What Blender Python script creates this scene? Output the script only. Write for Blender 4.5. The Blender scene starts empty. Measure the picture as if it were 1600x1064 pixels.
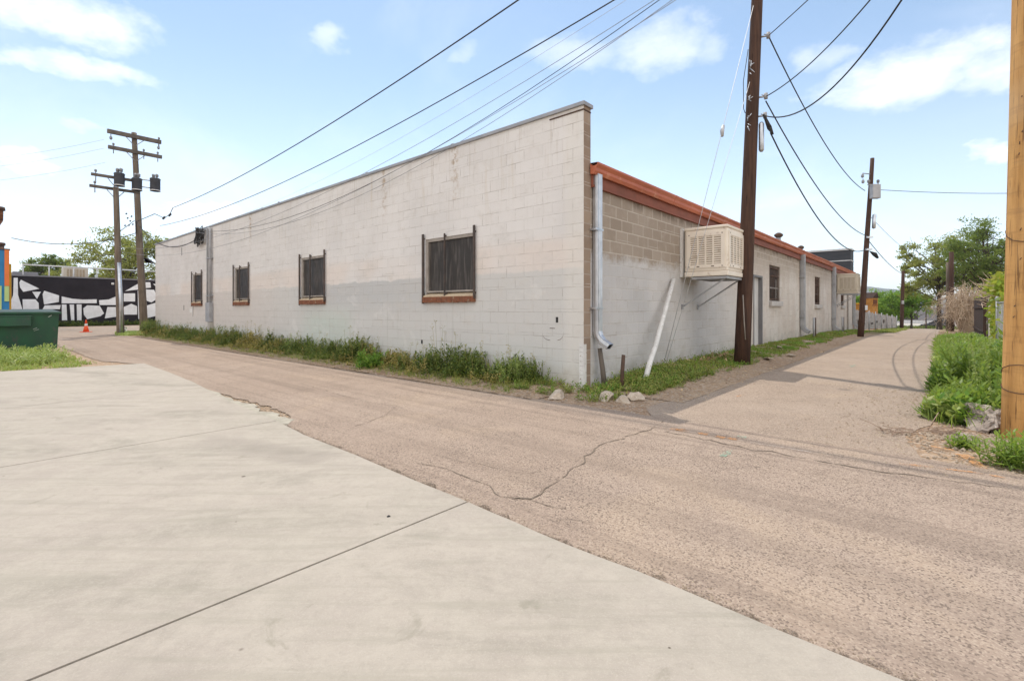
import bpy, bmesh, math, random
from mathutils import Vector, Matrix, noise as mnoise
R = math.radians
random.seed(7)
scene = bpy.context.scene
col = scene.collection
# ------------------------------------------------------------------ frame of the place
# camera stands at (0,0,EYE) looking along +Y.  The warehouse corner stands at C; the alley runs along W,
# the side street runs along U.  (a, b) are metres along W and U from that corner.
EYE, F, CX, HY = 1.25, 760.0, 800.0, 483.0
C = Vector((1.12, 7.60)); ANG = math.atan2(0.750, 0.661)
W = Vector((math.cos(ANG), math.sin(ANG))); U = Vector((-W.y, W.x))
HP = [(-1e5, 0.0), (20.0, 0.0), (49.0, -0.53), (110.0, -2.3), (1e5, -2.3)]
def H(a):
    for (x0, z0), (x1, z1) in zip(HP, HP[1:]):
        if a <= x1: return z0 + (z1 - z0) * (a - x0) / (x1 - x0)
    return HP[-1][1]
def ab(a, b, z=0.0): p = C + W * a + U * b; return Vector((p.x, p.y, z))
def to_ab(p): d = Vector((p[0], p[1])) - C; return d.dot(W), d.dot(U)
def bank(a, b):
    z = H(a)
    if a > 0.3 and -1.5 < b < 0.3: z += 0.13 * min(1, (a - 0.3) / 1.5) * min(1, (b + 1.5) / 1.1) * (1 if a < 31 else 0)
    if -1.15 < a < 0.3 and b > 0.3: z += 0.05 * min(1, (a + 1.15) / 0.8)
    return z
def at(px, py, Y): return Vector(((px - CX) / F * Y, Y, EYE + (HY - py) * Y / F))
def G(px, py):
    z = 0.0
    for _ in range(30):
        Y = (EYE - z) * F / (py - HY); x = (px - CX) / F * Y; z = H(to_ab((x, Y))[0])
    return Vector((x, Y, z))
def A_of(px, b):
    r = (px - CX) / F; p = C + U * b
    return (r * p.y - p.x) / (W.x - W.y * r)
def B_of(px, a):
    r = (px - CX) / F; p = C + W * a
    return (r * p.y - p.x) / (U.x - U.y * r)
def Z_of(py, a, b): return EYE + (HY - py) * (C + W * a + U * b).y / F
def nz(x, y=0, z=0): return mnoise.noise((x, y, z))

# ------------------------------------------------------------------ objects
def tag(o, label=None, cat=None, group=None, kind=None):
    if label: o['label'] = label
    if cat: o['category'] = cat
    if group: o['group'] = group
    if kind: o['kind'] = kind
    return o
def empty(name, loc, label, cat, group=None, rz=0.0):
    o = bpy.data.objects.new(name, None); col.objects.link(o); o.location = loc; o.rotation_euler = (0, 0, rz)
    o.empty_display_size = 0.2
    return tag(o, label, cat, group)
class MB:
    def __init__(s): s.v, s.f, s.uv, s.sm = [], [], {}, set()
    def poly(s, pts, uv=None, smooth=False):
        i = len(s.v); s.v += [tuple(p) for p in pts]; s.f.append(tuple(range(i, i + len(pts))))
        if uv: s.uv[len(s.f) - 1] = uv
        if smooth: s.sm.add(len(s.f) - 1)
    def box(s, x0, x1, y0, y1, z0, z1, m=None):
        c = [Vector((x, y, z)) for z in (z0, z1) for y in (y0, y1) for x in (x0, x1)]
        if m is not None: c = [m @ p for p in c]
        i = len(s.v); s.v += [tuple(p) for p in c]
        s.f += [tuple(i + k for k in q) for q in ((0, 2, 3, 1), (4, 5, 7, 6), (0, 1, 5, 4), (2, 6, 7, 3), (0, 4, 6, 2), (1, 3, 7, 5))]
    def tube(s, pts, rad, n=8, caps=True, smooth=True):
        pts = [Vector(p) for p in pts]
        if not isinstance(rad, (list, tuple)): rad = [rad] * len(pts)
        ref = None; rings = []
        for k, p in enumerate(pts):
            t = (pts[min(k + 1, len(pts) - 1)] - pts[max(k - 1, 0)])
            if t.length < 1e-9: t = Vector((0, 0, 1))
            t.normalize()
            if ref is None: ref = t.orthogonal().normalized()
            ref = (ref - t * ref.dot(t))
            ref = ref.normalized() if ref.length > 1e-6 else t.orthogonal().normalized()
            bi = t.cross(ref); i = len(s.v)
            for j in range(n):
                an = 2 * math.pi * j / n
                s.v.append(tuple(p + (ref * math.cos(an) + bi * math.sin(an)) * rad[k]))
            rings.append(i)
        for r0, r1 in zip(rings, rings[1:]):
            for j in range(n):
                if smooth: s.sm.add(len(s.f))
                s.f.append((r0 + j, r0 + (j + 1) % n, r1 + (j + 1) % n, r1 + j))
        if caps:
            s.f.append(tuple(rings[0] + j for j in reversed(range(n)))); s.f.append(tuple(rings[-1] + j for j in range(n)))
    def prism(s, pts, d):
        d = Vector(d); n = len(pts); p0 = [Vector(p) for p in pts]; p1 = [p + d for p in p0]
        s.poly(list(reversed(p0))); s.poly(p1)
        for k in range(n): s.poly([p0[k], p0[(k + 1) % n], p1[(k + 1) % n], p1[k]])
    def leaf(s, p, d, side, L, w):
        i = len(s.v); s.v += [tuple(p), tuple(p + d * (L * .45) + side * (w * .5)), tuple(p + d * L), tuple(p + d * (L * .45) - side * (w * .5))]
        s.f.append((i, i + 1, i + 2, i + 3))
    def blade(s, p, d, side, L, w, bend):
        m = p + d * (L * .55); t = p + d * (L * .9) + bend * (L * .45); i = len(s.v)
        s.v += [tuple(p - side * (w * .5)), tuple(p + side * (w * .5)), tuple(m + side * (w * .4) + bend * (L * .1)), tuple(m - side * (w * .4) + bend * (L * .1)), tuple(t)]
        s.f += [(i, i + 1, i + 2, i + 3), (i + 3, i + 2, i + 4)]
    def build(s, name, mat, parent=None, bevel=0, smooth=False, loc=None):
        me = bpy.data.meshes.new(name)
        vs = s.v
        if loc is not None: vs = [(x - loc[0], y - loc[1], z - loc[2]) for x, y, z in vs]
        me.from_pydata(vs, [], s.f); me.update()
        if s.uv:
            ul = me.uv_layers.new(name='UVMap')
            for fi, uvs in s.uv.items():
                pl = me.polygons[fi]
                for k, li in enumerate(pl.loop_indices): ul.data[li].uv = uvs[k]
        if smooth:
            for p in me.polygons: p.use_smooth = True
        elif s.sm:
            for i in s.sm: me.polygons[i].use_smooth = True
        if bevel:
            bm = bmesh.new(); bm.from_mesh(me); bmesh.ops.remove_doubles(bm, verts=bm.verts, dist=1e-5)
            es = [e for e in bm.edges if len(e.link_faces) == 2 and e.calc_face_angle(0) > 0.6]
            bmesh.ops.bevel(bm, geom=es, offset=bevel, segments=2, affect='EDGES', profile=.5, clamp_overlap=True); bm.to_mesh(me); bm.free()
        o = bpy.data.objects.new(name, me); col.objects.link(o)
        if loc is not None: o.location = loc
        if parent: o.parent = parent
        if mat: me.materials.append(mat)
        return o
def split(m, name, mat, parent=None, **k):
    # every loose piece becomes a part of its own
    par = list(range(len(m.v)))
    def find(x):
        while par[x] != x: par[x] = par[par[x]]; x = par[x]
        return x
    for f in m.f:
        for q in f[1:]: par[find(f[0])] = find(q)
    groups = {}
    for i, f in enumerate(m.f): groups.setdefault(find(f[0]), []).append(i)
    out = []
    for fs in groups.values():
        n = MB(); mp = {}
        for i in fs:
            if i in m.sm: n.sm.add(len(n.f))
            n.f.append(tuple(mp.setdefault(q, len(mp)) for q in m.f[i]))
        n.v = [m.v[q] for q in mp]; out.append(n.build(name, mat, parent, **k))
    return out
def rnd(a, b): return random.uniform(a, b)
def rdir():
    while True:
        v = Vector((rnd(-1, 1), rnd(-1, 1), rnd(-1, 1)))
        if .05 < v.length < 1: return v.normalized()

# ------------------------------------------------------------------ materials
class NT:
    def __init__(s, nt): s.nt = nt
    def n(s, t, ins=None, **kw):
        nd = s.nt.nodes.new(t)
        for k, v in kw.items(): setattr(nd, k, v)
        for k, v in (ins or {}).items():
            if isinstance(v, bpy.types.NodeSocket): s.nt.links.new(v, nd.inputs[k])
            else: nd.inputs[k].default_value = v
        return nd
    def m(s, op, a, b=0.0, c=0.0, clamp=False):
        nd = s.n('ShaderNodeMath', {0: a, 1: b, 2: c}, operation=op, use_clamp=clamp); return nd.outputs[0]
    def mix(s, f, a, b, blend='MIX'):
        nd = s.n('ShaderNodeMix', None, data_type='RGBA', blend_type=blend)
        for i, v in ((0, f), (6, a), (7, b)):
            if isinstance(v, bpy.types.NodeSocket): s.nt.links.new(v, nd.inputs[i])
            else: nd.inputs[i].default_value = v if i == 0 else (v[0], v[1], v[2], 1)
        return nd.outputs[2]
    def noise(s, vec, scale, detail=4, rough=.55, dist=0):
        return s.n('ShaderNodeTexNoise', {'Vector': vec, 'Scale': scale, 'Detail': detail, 'Roughness': rough, 'Distortion': dist}).outputs[0]
    def ramp(s, f, lo, hi):
        return s.n('ShaderNodeMapRange', {0: f, 1: lo, 2: hi, 3: 0.0, 4: 1.0}, interpolation_type='SMOOTHSTEP').outputs[0]
    def scale(s, vec, x, y, z): return s.n('ShaderNodeMapping', {'Vector': vec, 'Scale': (x, y, z)}).outputs[0]
def newmat(name, rough=.85, metal=0.0, spec=.3):
    m = bpy.data.materials.new(name); m.use_nodes = True; nt = m.node_tree; t = NT(nt)
    b = nt.nodes['Principled BSDF']; b.inputs['Roughness'].default_value = rough; b.inputs['Metallic'].default_value = metal
    b.inputs['Specular IOR Level'].default_value = spec
    t.b = b; t.obj = t.n('ShaderNodeTexCoord').outputs['Object']; t.mat = m
    t.set = lambda c: (nt.links.new(c, b.inputs['Base Color']) if isinstance(c, bpy.types.NodeSocket) else setattr(b.inputs['Base Color'], 'default_value', (*c, 1)))
    t.setr = lambda c: nt.links.new(c, b.inputs['Roughness'])
    def bump(h, strength, dist): nt.links.new(t.n('ShaderNodeBump', {'Height': h, 'Strength': strength, 'Distance': dist}).outputs[0], b.inputs['Normal'])
    t.bump = bump
    return t
def simple(name, c1, c2=None, scale=4, rough=.8, metal=0, bump=0, bscale=40, stretch=(1, 1, 1), spec=.3, c3=None, s3=30):
    t = newmat(name, rough, metal, spec)
    if c2 is None: c2 = tuple(x * .8 for x in c1)
    v = t.scale(t.obj, *stretch)
    c = t.mix(t.ramp(t.noise(v, scale, 6, .6), .32, .68), c1, c2)
    if c3: c = t.mix(t.ramp(t.noise(v, s3, 4, .6), .58, .72), c, c3)
    t.set(c)
    if bump: t.bump(t.noise(v, bscale, 5, .6), 1.0, bump)
    return t.mat
def leafmat(name, cols, trans=.35, rough=.55, var=1.0):
    t = newmat(name, rough, 0, .25)
    rp = t.n('ShaderNodeNewGeometry').outputs['Random Per Island']
    c = cols[0]
    for k in range(1, len(cols)): c = t.mix(t.ramp(rp, (k - 1) / (len(cols) - 1) - .1, k / (len(cols) - 1) + .05), c, cols[k])
    c = t.mix(t.m('MULTIPLY', t.ramp(t.noise(t.obj, .9, 3), .4, .65), .35 * var), c, tuple(x * .55 for x in cols[0]))
    t.set(c)
    tr = t.n('ShaderNodeBsdfTranslucent', {'Color': t.mix(0.5, c, (.35, .42, .05))})
    ms = t.n('ShaderNodeMixShader', {0: trans, 1: t.b.outputs[0], 2: tr.outputs[0]})
    t.nt.links.new(ms.outputs[0], t.nt.nodes['Material Output'].inputs['Surface'])
    return t.mat
SUN, SKY_STR, SKY_SAT, SKY_VAL, CLOUD, SKY_DUST, EXPO, BACK_FILL, HAZE = 2.15, .15, .86, .95, 7.6, .6, 0.55, .98, .0002
# ---------------- block walls: UV are metres (along the wall, height)
def block_wall(name, left):
    t = newmat(name, .93, 0, .15)
    uv = t.n('ShaderNodeTexCoord').outputs['UV']
    sp = t.n('ShaderNodeSeparateXYZ', {0: uv}); u, v = sp.outputs[0], sp.outputs[1]
    wob = t.m('MULTIPLY', t.m('SUBTRACT', t.noise(uv, 1.1, 3), .5), .5)
    wob2 = t.m('MULTIPLY', t.m('SUBTRACT', t.noise(uv, 5, 4), .5), .10)
    h = t.m('ADD', t.m('ADD', v, wob2), t.m('MULTIPLY', wob, .35))
    off = t.n('ShaderNodeCombineXYZ', {0: t.m('ADD', u, t.m('MULTIPLY', wob2, .05)), 1: t.m('ADD', v, t.m('MULTIPLY', t.m('SUBTRACT', t.noise(uv, .7, 2), .5), .02))}).outputs[0]
    br = t.n('ShaderNodeTexBrick', {'Vector': off, 'Color1': (0, 0, 0, 1), 'Color2': (1, 1, 1, 1), 'Mortar': (.5, .5, .5, 1), 'Scale': 1.0, 'Mortar Size': .006 if left else .011, 'Mortar Smooth': .3, 'Brick Width': .405, 'Row Height': .2}, offset=.5)
    joint = br.outputs['Fac']; per = br.outputs['Color']
    # a thin second line over every other course
    fr = t.m('FRACT', t.m('DIVIDE', t.m('ADD', v, .02), .4))
    ln = t.m('LESS_THAN', t.m('ABSOLUTE', t.m('SUBTRACT', fr, .17)), .010)
    brk = t.ramp(t.noise(t.scale(uv, .8, 3, 1), 2.2, 4, .6), .44, .60)
    crack = t.m('MULTIPLY', joint, t.ramp(t.noise(t.scale(uv, 1, 2.2, 1), 1.7, 5, .7), .46, .66))
    chip = t.ramp(t.noise(t.scale(uv, 1, 1.6, 1), 9, 5, .7), .70, .76)
    streak = t.ramp(t.noise(t.scale(uv, 3.0, .22, 1), 2.0, 5, .6), .56, .78)
    fine = t.noise(uv, 60, 4, .7); mott = t.noise(uv, 3.2, 6, .65); blot = t.noise(uv, .55, 3, .5)
    if left:
        top, pink, grey = (.71, .675, .645), (.70, .61, .545), (.575, .56, .535)
        c = t.mix(t.ramp(blot, .40, .65), top, (.655, .625, .60))
        band = t.m('MULTIPLY', t.ramp(h, 2.55, 2.25), t.ramp(t.noise(uv, .35, 2), .36, .55))
        c = t.mix(t.m('MULTIPLY', band, .75), c, pink)
        # second hand of paint below about 1.9 m, greyer a few metres from the corner, warmer at the far end
        g = t.mix(t.ramp(u, 9.5, 13.5), grey, (.60, .55, .51))
        g = t.mix(t.m('MULTIPLY', t.ramp(u, 2.0, 5.0), t.m('MULTIPLY', t.ramp(u, 10.5, 8.5), t.ramp(v, .9, 1.6))), g, (.49, .485, .475))
        g = t.mix(t.ramp(v, .75, .45), g, (.57, .565, .535))
        g = t.mix(t.m('MULTIPLY', t.m('MULTIPLY', t.ramp(u, 6.5, 7.2), t.ramp(u, 10, 8.6)), t.ramp(v, 1.5, .9)), g, (.52, .56, .51))
        c = t.mix(t.m('MULTIPLY', t.ramp(h, 1.93, 1.87), .92), c, g)
        c = t.mix(t.m('MULTIPLY', t.ramp(u, .45, .25), .5), c, (.70, .66, .60))
        c = t.mix(t.m('MULTIPLY', streak, t.ramp(v, 2.6, 4.2)), c, (.60, .53, .44))
        # weathering: touched-up patches, drips from the coping, splash dirt at the foot
        c = t.mix(t.m('MULTIPLY', t.ramp(t.noise(t.scale(uv, .8, 1.3, 1), 1.6, 6, .7, .8), .56, .68), .35), c, (.72, .69, .66))
        c = t.mix(t.m('MULTIPLY', t.ramp(t.noise(t.scale(uv, .7, 1.2, 1), 1.1, 7, .72, .5), .53, .70), .42), c, (.53, .50, .46))
        c = t.mix(t.m('MULTIPLY', t.m('MULTIPLY', t.ramp(t.noise(t.scale(uv, 7, .35, 1), 1.6, 6, .7), .54, .68), t.ramp(v, 2.2, 4.4)), .5), c, (.47, .41, .34))
        c = t.mix(t.m('MULTIPLY', t.m('MULTIPLY', t.ramp(t.noise(t.scale(uv, 9, .3, 1), 1.3, 6, .7), .56, .68), t.ramp(v, 1.5, 1.2)), .35), c, (.43, .41, .37))
        c = t.mix(t.m('MULTIPLY', t.ramp(t.m('ADD', v, t.m('MULTIPLY', wob, .8)), .42, .05), t.m('ADD', .25, t.m('MULTIPLY', t.ramp(mott, .4, .65), .5))), c, (.42, .37, .30))
        # rust runs under the scuppers
        for uu, s in ((13.2, 1.0), (3.0, .75), (5.4, .75), (17.0, .5)):
            d = t.m('ABSOLUTE', t.m('SUBTRACT', t.m('ADD', u, wob2), uu))
            c = t.mix(t.m('MULTIPLY', t.m('MULTIPLY', t.ramp(d, .16, .02), t.ramp(t.noise(uv, 8, 4, .7), .45, .62)), t.m('MULTIPLY', t.ramp(v, 2.9, 4.3), s)), c, (.36, .24, .13))
    else:
        bare = t.mix(per, (.30, .245, .195), (.39, .325, .265))
        bare = t.mix(t.m('MULTIPLY', t.ramp(v, 3.0, 3.15), t.ramp(per, .35, .6)), bare, (.21, .165, .13))
        bare = t.mix(t.ramp(mott, .45, .7), bare, (.37, .30, .24))
        bare = t.mix(t.m('MULTIPLY', joint, .85), bare, (.50, .43, .35))
        paint = t.mix(t.ramp(blot, .4, .65), (.575, .555, .54), (.50, .49, .485))
        # further along the wall was painted higher: warm white with the brown showing through near the eave
        far = t.mix(t.ramp(t.noise(t.scale(uv, 1, .5, 1), 1.3, 4), .38, .62), (.63, .58, .53), (.56, .49, .43))
        edge = t.m('ADD', 2.12, t.m('MULTIPLY', t.ramp(u, 6.0, 9.5), .52))
        pc = t.mix(t.ramp(u, 5.0, 9.0), paint, far)
        d = t.m('SUBTRACT', t.m('ADD', h, t.m('MULTIPLY', t.m('SUBTRACT', t.noise(uv, 3.0, 6, .75), .5), .55)), edge)
        soft = t.m('ADD', .16, t.m('MULTIPLY', t.ramp(u, 5.0, 9.5), .75))
        k = t.m('DIVIDE', t.m('ADD', d, t.m('MULTIPLY', soft, .5)), soft, clamp=True)
        c = t.mix(k, pc, bare)
        c = t.mix(t.m('MULTIPLY', t.ramp(v, .55, .1), t.ramp(mott, .4, .6)), c, (.44, .42, .38))
        c = t.mix(t.m('MULTIPLY', streak, .45), c, (.43, .38, .33))
        c = t.mix(t.ramp(u, .205, .19), c, t.mix(per, (.27, .20, .15), (.36, .27, .20)))
        c = t.mix(t.m('MULTIPLY', t.m('MULTIPLY', ln, brk), .75), c, (.62, .56, .50))
    c = t.mix(t.m('MULTIPLY', t.ramp(per, .2, .9), .10), c, (.52, .47, .43) if left else (.3, .27, .24))
    c = t.mix(t.m('MULTIPLY', t.ramp(mott, .52, .72), .35), c, (.56, .51, .45) if left else (.42, .38, .33))
    c = t.mix(t.m('MULTIPLY', joint, .10 if left else .25), c, (.40, .35, .30) if left else (.66, .61, .56))
    if left: c = t.mix(t.m('MULTIPLY', t.m('MULTIPLY', ln, brk), .25), c, (.42, .36, .30))
    c = t.mix(t.m('MULTIPLY', crack, .55), c, (.27, .22, .18))
    c = t.mix(t.m('MULTIPLY', chip, .45), c, (.48, .38, .30))
    t.set(c)
    hh = t.m('SUBTRACT', t.m('ADD', t.m('MULTIPLY', fine, .35), t.m('MULTIPLY', per, .18)), t.m('ADD', t.m('MULTIPLY', joint, .42), t.m('MULTIPLY', t.m('MULTIPLY', ln, brk), .5)))
    t.bump(hh, .85, .006)
    return t.mat
def asphalt(name, c1, c2, stone1, stone2, streaks=True):
    t = newmat(name, .95, 0, .2); p = t.obj
    big = t.noise(p, .35, 5); mid = t.noise(p, 2.2, 6, .68)
    c = t.mix(t.ramp(big, .35, .65), c1, c2)
    c = t.mix(t.m('MULTIPLY', t.ramp(mid, .42, .68), .45), c, tuple(x * .80 for x in c1))
    c = t.mix(t.m('MULTIPLY', t.ramp(t.noise(p, .8, 6, .6, .8), .52, .68), .55), c, (c2[0] * 1.10, c2[1] * 1.08, c2[2] * 1.0))      # sandy patches
    c = t.mix(t.m('MULTIPLY', t.ramp(t.noise(t.scale(p, 1, .6, 1), 1.5, 5, .6, 1.0), .62, .74), .45), c, tuple(x * .55 for x in c1))  # old oil stains
    c = t.mix(t.m('MULTIPLY', t.ramp(t.noise(p, 14, 5, .75), .5, .72), .30), c, tuple(x * .7 for x in c1))
    w = t.ramp(t.noise(p, 1.1, 4), .35, .65)                                    # where the stone shows and where fines fill it
    vo = t.n('ShaderNodeTexVoronoi', {'Vector': p, 'Scale': 128.0, 'Randomness': 1.0}); rc = t.n('ShaderNodeSeparateColor', {0: vo.outputs['Color']}).outputs[0]
    c = t.mix(t.m('MULTIPLY', t.ramp(rc, .66, .86), .50), c, stone1)
    c = t.mix(t.m('MULTIPLY', t.ramp(rc, .20, .13), t.m('ADD', .48, t.m('MULTIPLY', w, .34))), c, stone2)
    vo2 = t.n('ShaderNodeTexVoronoi', {'Vector': t.scale(p, 1, .7, 1), 'Scale': 60.0, 'Randomness': 1.0}); r2 = t.n('ShaderNodeSeparateColor', {0: vo2.outputs['Color']}).outputs[1]
    c = t.mix(t.m('MULTIPLY', t.m('MULTIPLY', t.ramp(r2, .80, .88), t.ramp(vo2.outputs['Distance'], .42, .25)), t.m('ADD', .40, t.m('MULTIPLY', w, .50))), c, stone2)
    if streaks:   # worn wheel paths along the road
        s = t.ramp(t.noise(t.scale(p, 2.6, .06, 1), 1.2, 5, .6), .47, .66)
        c = t.mix(t.m('MULTIPLY', s, .32), c, tuple(x * .62 for x in c1))
        s2 = t.ramp(t.noise(t.scale(p, 5.5, .10, 1), 1.7, 4, .6), .56, .66)
        c = t.mix(t.m('MULTIPLY', s2, .30), c, tuple(x * .6 for x in c1))
        x = t.n('ShaderNodeSeparateXYZ', {0: p}).outputs[0]; xw = t.m('ADD', x, t.m('MULTIPLY', t.m('SUBTRACT', t.noise(t.scale(p, .2, .35, 1), 1.0, 3), .5), .25))
        for x0, wd, k in ((-1.62, .05, .38), (-1.86, .06, .28), (-2.9, .12, .18)):  # narrow dark tracks near the wall side
            c = t.mix(t.m('MULTIPLY', t.m('MULTIPLY', t.ramp(t.m('ABSOLUTE', t.m('SUBTRACT', xw, x0)), wd * 1.8, wd * .3), t.ramp(t.noise(t.scale(p, 6, .8, 1), 1.3, 5, .7), .38, .58)), k), c, tuple(v * .45 for v in c1))
    t.set(c)
    t.bump(t.m('ADD', t.m('MULTIPLY', vo.outputs['Distance'], -1.0), t.m('MULTIPLY', t.noise(p, 120, 3, .7), .4)), .6, .004)
    return t.mat
def concrete(name):
    t = newmat(name, .9, 0, .25); p = t.obj
    c = t.mix(t.ramp(t.noise(p, .45, 5), .32, .68), (0.427, 0.374, 0.314), (0.377, 0.335, 0.277))
    c = t.mix(t.m('MULTIPLY', t.ramp(t.noise(t.scale(p, 1, .55, 1), 1.1, 7, .62, .6), .40, .62), .75), c, (0.387, 0.335, 0.284))
    c = t.mix(t.m('MULTIPLY', t.ramp(t.noise(t.scale(p, .5, 1.6, 1), .9, 7, .68, .5), .50, .66), .70), c, (0.266, 0.242, 0.195))
    c = t.mix(t.m('MULTIPLY', t.ramp(t.noise(p, 5, 7, .75), .42, .62), .45), c, (0.472, 0.417, 0.348))
    c = t.mix(t.m('MULTIPLY', t.ramp(t.noise(p, 26, 5, .8), .45, .72), .40), c, (0.312, 0.277, 0.229))
    c = t.mix(t.m('MULTIPLY', t.ramp(t.noise(p, 130, 3, .8), .50, .66), .40), c, (0.502, 0.447, 0.369))
    c = t.mix(t.m('MULTIPLY', t.ramp(t.noise(p, 160, 3, .8), .58, .70), .35), c, (0.241, 0.213, 0.177))
    for sc_, th in ((7.0, .86), (3.1, .80)):
        vo = t.n('ShaderNodeTexVoronoi', {'Vector': p, 'Scale': sc_}); r = t.n('ShaderNodeSeparateColor', {0: vo.outputs['Color']}).outputs[0]
        c = t.mix(t.m('MULTIPLY', t.ramp(vo.outputs['Distance'], .055, .03), t.ramp(r, th, th + .02)), c, (0.100, 0.077, 0.057))
    c = t.mix(t.m('MULTIPLY', t.ramp(t.noise(t.n('ShaderNodeMapping', {'Vector': p, 'Rotation': (0, 0, -.72), 'Scale': (.35, 5.0, 1)}).outputs[0], 2.2, 6, .7), .50, .66), .45), c, (.33, .30, .24))   # broom drag
    c = t.mix(t.m('MULTIPLY', t.ramp(t.noise(p, 2.1, 6, .7, 1.2), .60, .70), .5), c, (.25, .23, .175))
    # faint tyre marks curling in from the alley
    wv = t.n('ShaderNodeTexWave', {'Vector': t.n('ShaderNodeMapping', {'Vector': p, 'Rotation': (0, 0, .5), 'Location': (1.6, .4, 0)}).outputs[0], 'Scale': .16, 'Distortion': 3.0, 'Detail': 2.0, 'Detail Scale': .6}, wave_type='RINGS').outputs[1]
    c = t.mix(t.m('MULTIPLY', t.m('MULTIPLY', t.ramp(wv, .86, 1.0), t.ramp(t.noise(p, .6, 4), .46, .62)), .38), c, (0.251, 0.218, 0.185))
    t.set(c)
    t.bump(t.m('ADD', t.noise(t.scale(p, 1, 14, 1), 14, 4, .7), t.m('MULTIPLY', t.noise(p, 140, 3, .7), .5)), .6, .003)
    return t.mat
def dirt(name):
    t = newmat(name, .97, 0, .1); p = t.obj
    c = t.mix(t.ramp(t.noise(p, .5, 5), .35, .65), (.37, .245, .155), (.43, .31, .21))
    c = t.mix(t.m('MULTIPLY', t.ramp(t.noise(p, 5, 6, .7), .45, .7), .6), c, (.22, .155, .105))
    vo = t.n('ShaderNodeTexVoronoi', {'Vector': p, 'Scale': 40.0}); r = t.n('ShaderNodeSeparateColor', {0: vo.outputs['Color']}).outputs[0]
    c = t.mix(t.m('MULTIPLY', t.ramp(r, .7, .85), .6), c, (.50, .43, .36)); c = t.mix(t.m('MULTIPLY', t.ramp(r, .22, .1), .5), c, (.13, .10, .075))
    c = t.mix(t.m('MULTIPLY', t.ramp(t.noise(p, .16, 4), .5, .6), t.ramp(t.n('ShaderNodeVectorMath', {0: p}, operation='LENGTH').outputs[1], 26., 40.)), c, (.16, .15, .06))
    t.set(c); t.bump(t.m('ADD', t.m('MULTIPLY', vo.outputs['Distance'], -1), t.noise(p, 18, 6, .7)), .9, .012)
    return t.mat
def wood_pole(name, c1, c2, crack, tan=False):
    t = newmat(name, .85, 0, .25); p = t.obj
    v = t.scale(p, 9, 9, .5)
    c = t.mix(t.ramp(t.noise(v, 2.0, 6, .65), .35, .65), c1, c2)
    c = t.mix(t.m('MULTIPLY', t.ramp(t.noise(t.scale(p, 28, 28, .55), 1.5, 5, .6), .60, .68), .75), c, crack)
    if tan:
        w = t.n('ShaderNodeTexNoise', {'Vector': t.scale(p, .8, .8, 7), 'Scale': 1.2, 'Detail': 6.0, 'Roughness': .7}).outputs[0]
        c = t.mix(t.m('MULTIPLY', t.ramp(w, .50, .68), .6), c, (.36, .185, .07))
        c = t.mix(t.m('MULTIPLY', t.ramp(t.noise(t.scale(p, 34, 34, .35), 1.3, 6, .7), .56, .62), .8), c, (.13, .065, .03))
        c = t.mix(t.m('MULTIPLY', t.ramp(t.noise(t.scale(p, 14, 14, 2.2), 1.2, 5, .7), .58, .70), .55), c, (.26, .13, .05))
        c = t.mix(t.m('MULTIPLY', t.ramp(t.noise(p, 1.1, 3), .5, .65), .35), c, (.62, .43, .25))
        c = t.mix(t.m('MULTIPLY', t.ramp(t.noise(p, 3.0, 5, .6), .55, .75), .4), c, (.50, .34, .17))
        kn = t.n('ShaderNodeTexVoronoi', {'Vector': t.scale(p, 1, 1, .8), 'Scale': 3.4}); r = t.n('ShaderNodeSeparateColor', {0: kn.outputs['Color']}).outputs[0]
        c = t.mix(t.m('MULTIPLY', t.m('MULTIPLY', t.ramp(kn.outputs['Distance'], .10, .05), t.ramp(r, .6, .65)), .7), c, (.20, .09, .035))
    else:
        c = t.mix(t.m('MULTIPLY', t.ramp(t.noise(p, 1.6, 4), .5, .7), .5), c, tuple(x * .5 for x in c1))
    t.set(c); t.bump(t.noise(t.scale(p, 26, 26, .7), 2, 5, .6), .8, .008)
    return t.mat
M = {}
M['wall_l'] = block_wall('painted_block', True); M['wall_r'] = block_wall('bare_and_painted_block', False)
M['asphalt'] = asphalt('worn_asphalt', (.335, .254, .198), (.375, .290, .230), (.50, .40, .31), (.125, .095, .075))
M['asphalt_alley'] = asphalt('alley_asphalt', (.332, .254, .194), (.372, .290, .226), (.51, .42, .335), (.15, .115, .09), False)
M['concrete'] = concrete('slab_concrete'); M['dirt'] = dirt('dirt')
M['old_concrete'] = simple('old_concrete', (.46, .42, .34), (.34, .31, .25), 7, .95, 0, .01, 50)
M['crack'] = simple('crack_dark', (.13, .10, .075), (.24, .19, .145), 14, .98)
M['tan_pole'] = wood_pole('new_pole_wood', (.66, .37, .135), (.53, .28, .095), (.16, .08, .03), True)
M['dark_pole'] = wood_pole('creosote_pole', (.095, .050, .033), (.055, .031, .023), (.022, .014, .011))
M['grey_pole'] = wood_pole('weathered_pole', (.20, .155, .115), (.125, .095, .070), (.05, .04, .03))
M['grey_wood'] = simple('grey_timber', (.17, .14, .115), (.10, .085, .07), 3, .9, 0, .004, 30, (1, 1, .2))
M['galv'] = simple('galvanised', (.62, .64, .67), (.48, .50, .53), 5, .38, .85, 0)
M['galv_dull'] = simple('galvanised_dull', (.42, .42, .43), (.33, .33, .34), 4, .6, .35)
M['coping'] = simple('coping_metal', (.36, .36, .375), (.28, .285, .30), 1.5, .55, .3)
M['white_paint'] = simple('white_paint', (.74, .72, .69), (.62, .60, .57), 5, .6, 0, .001, 20, c3=(.35, .25, .17), s3=22)
M['cooler'] = simple('cooler_enamel', (.850, .767, .661), (.779, .696, .590), 2, .45, 0, 0, c3=(.614, .507, .401), s3=9)
M['cooler_far'] = simple('cooler_enamel_old', (.56, .49, .39), (.50, .43, .34), 2, .5)
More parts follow.
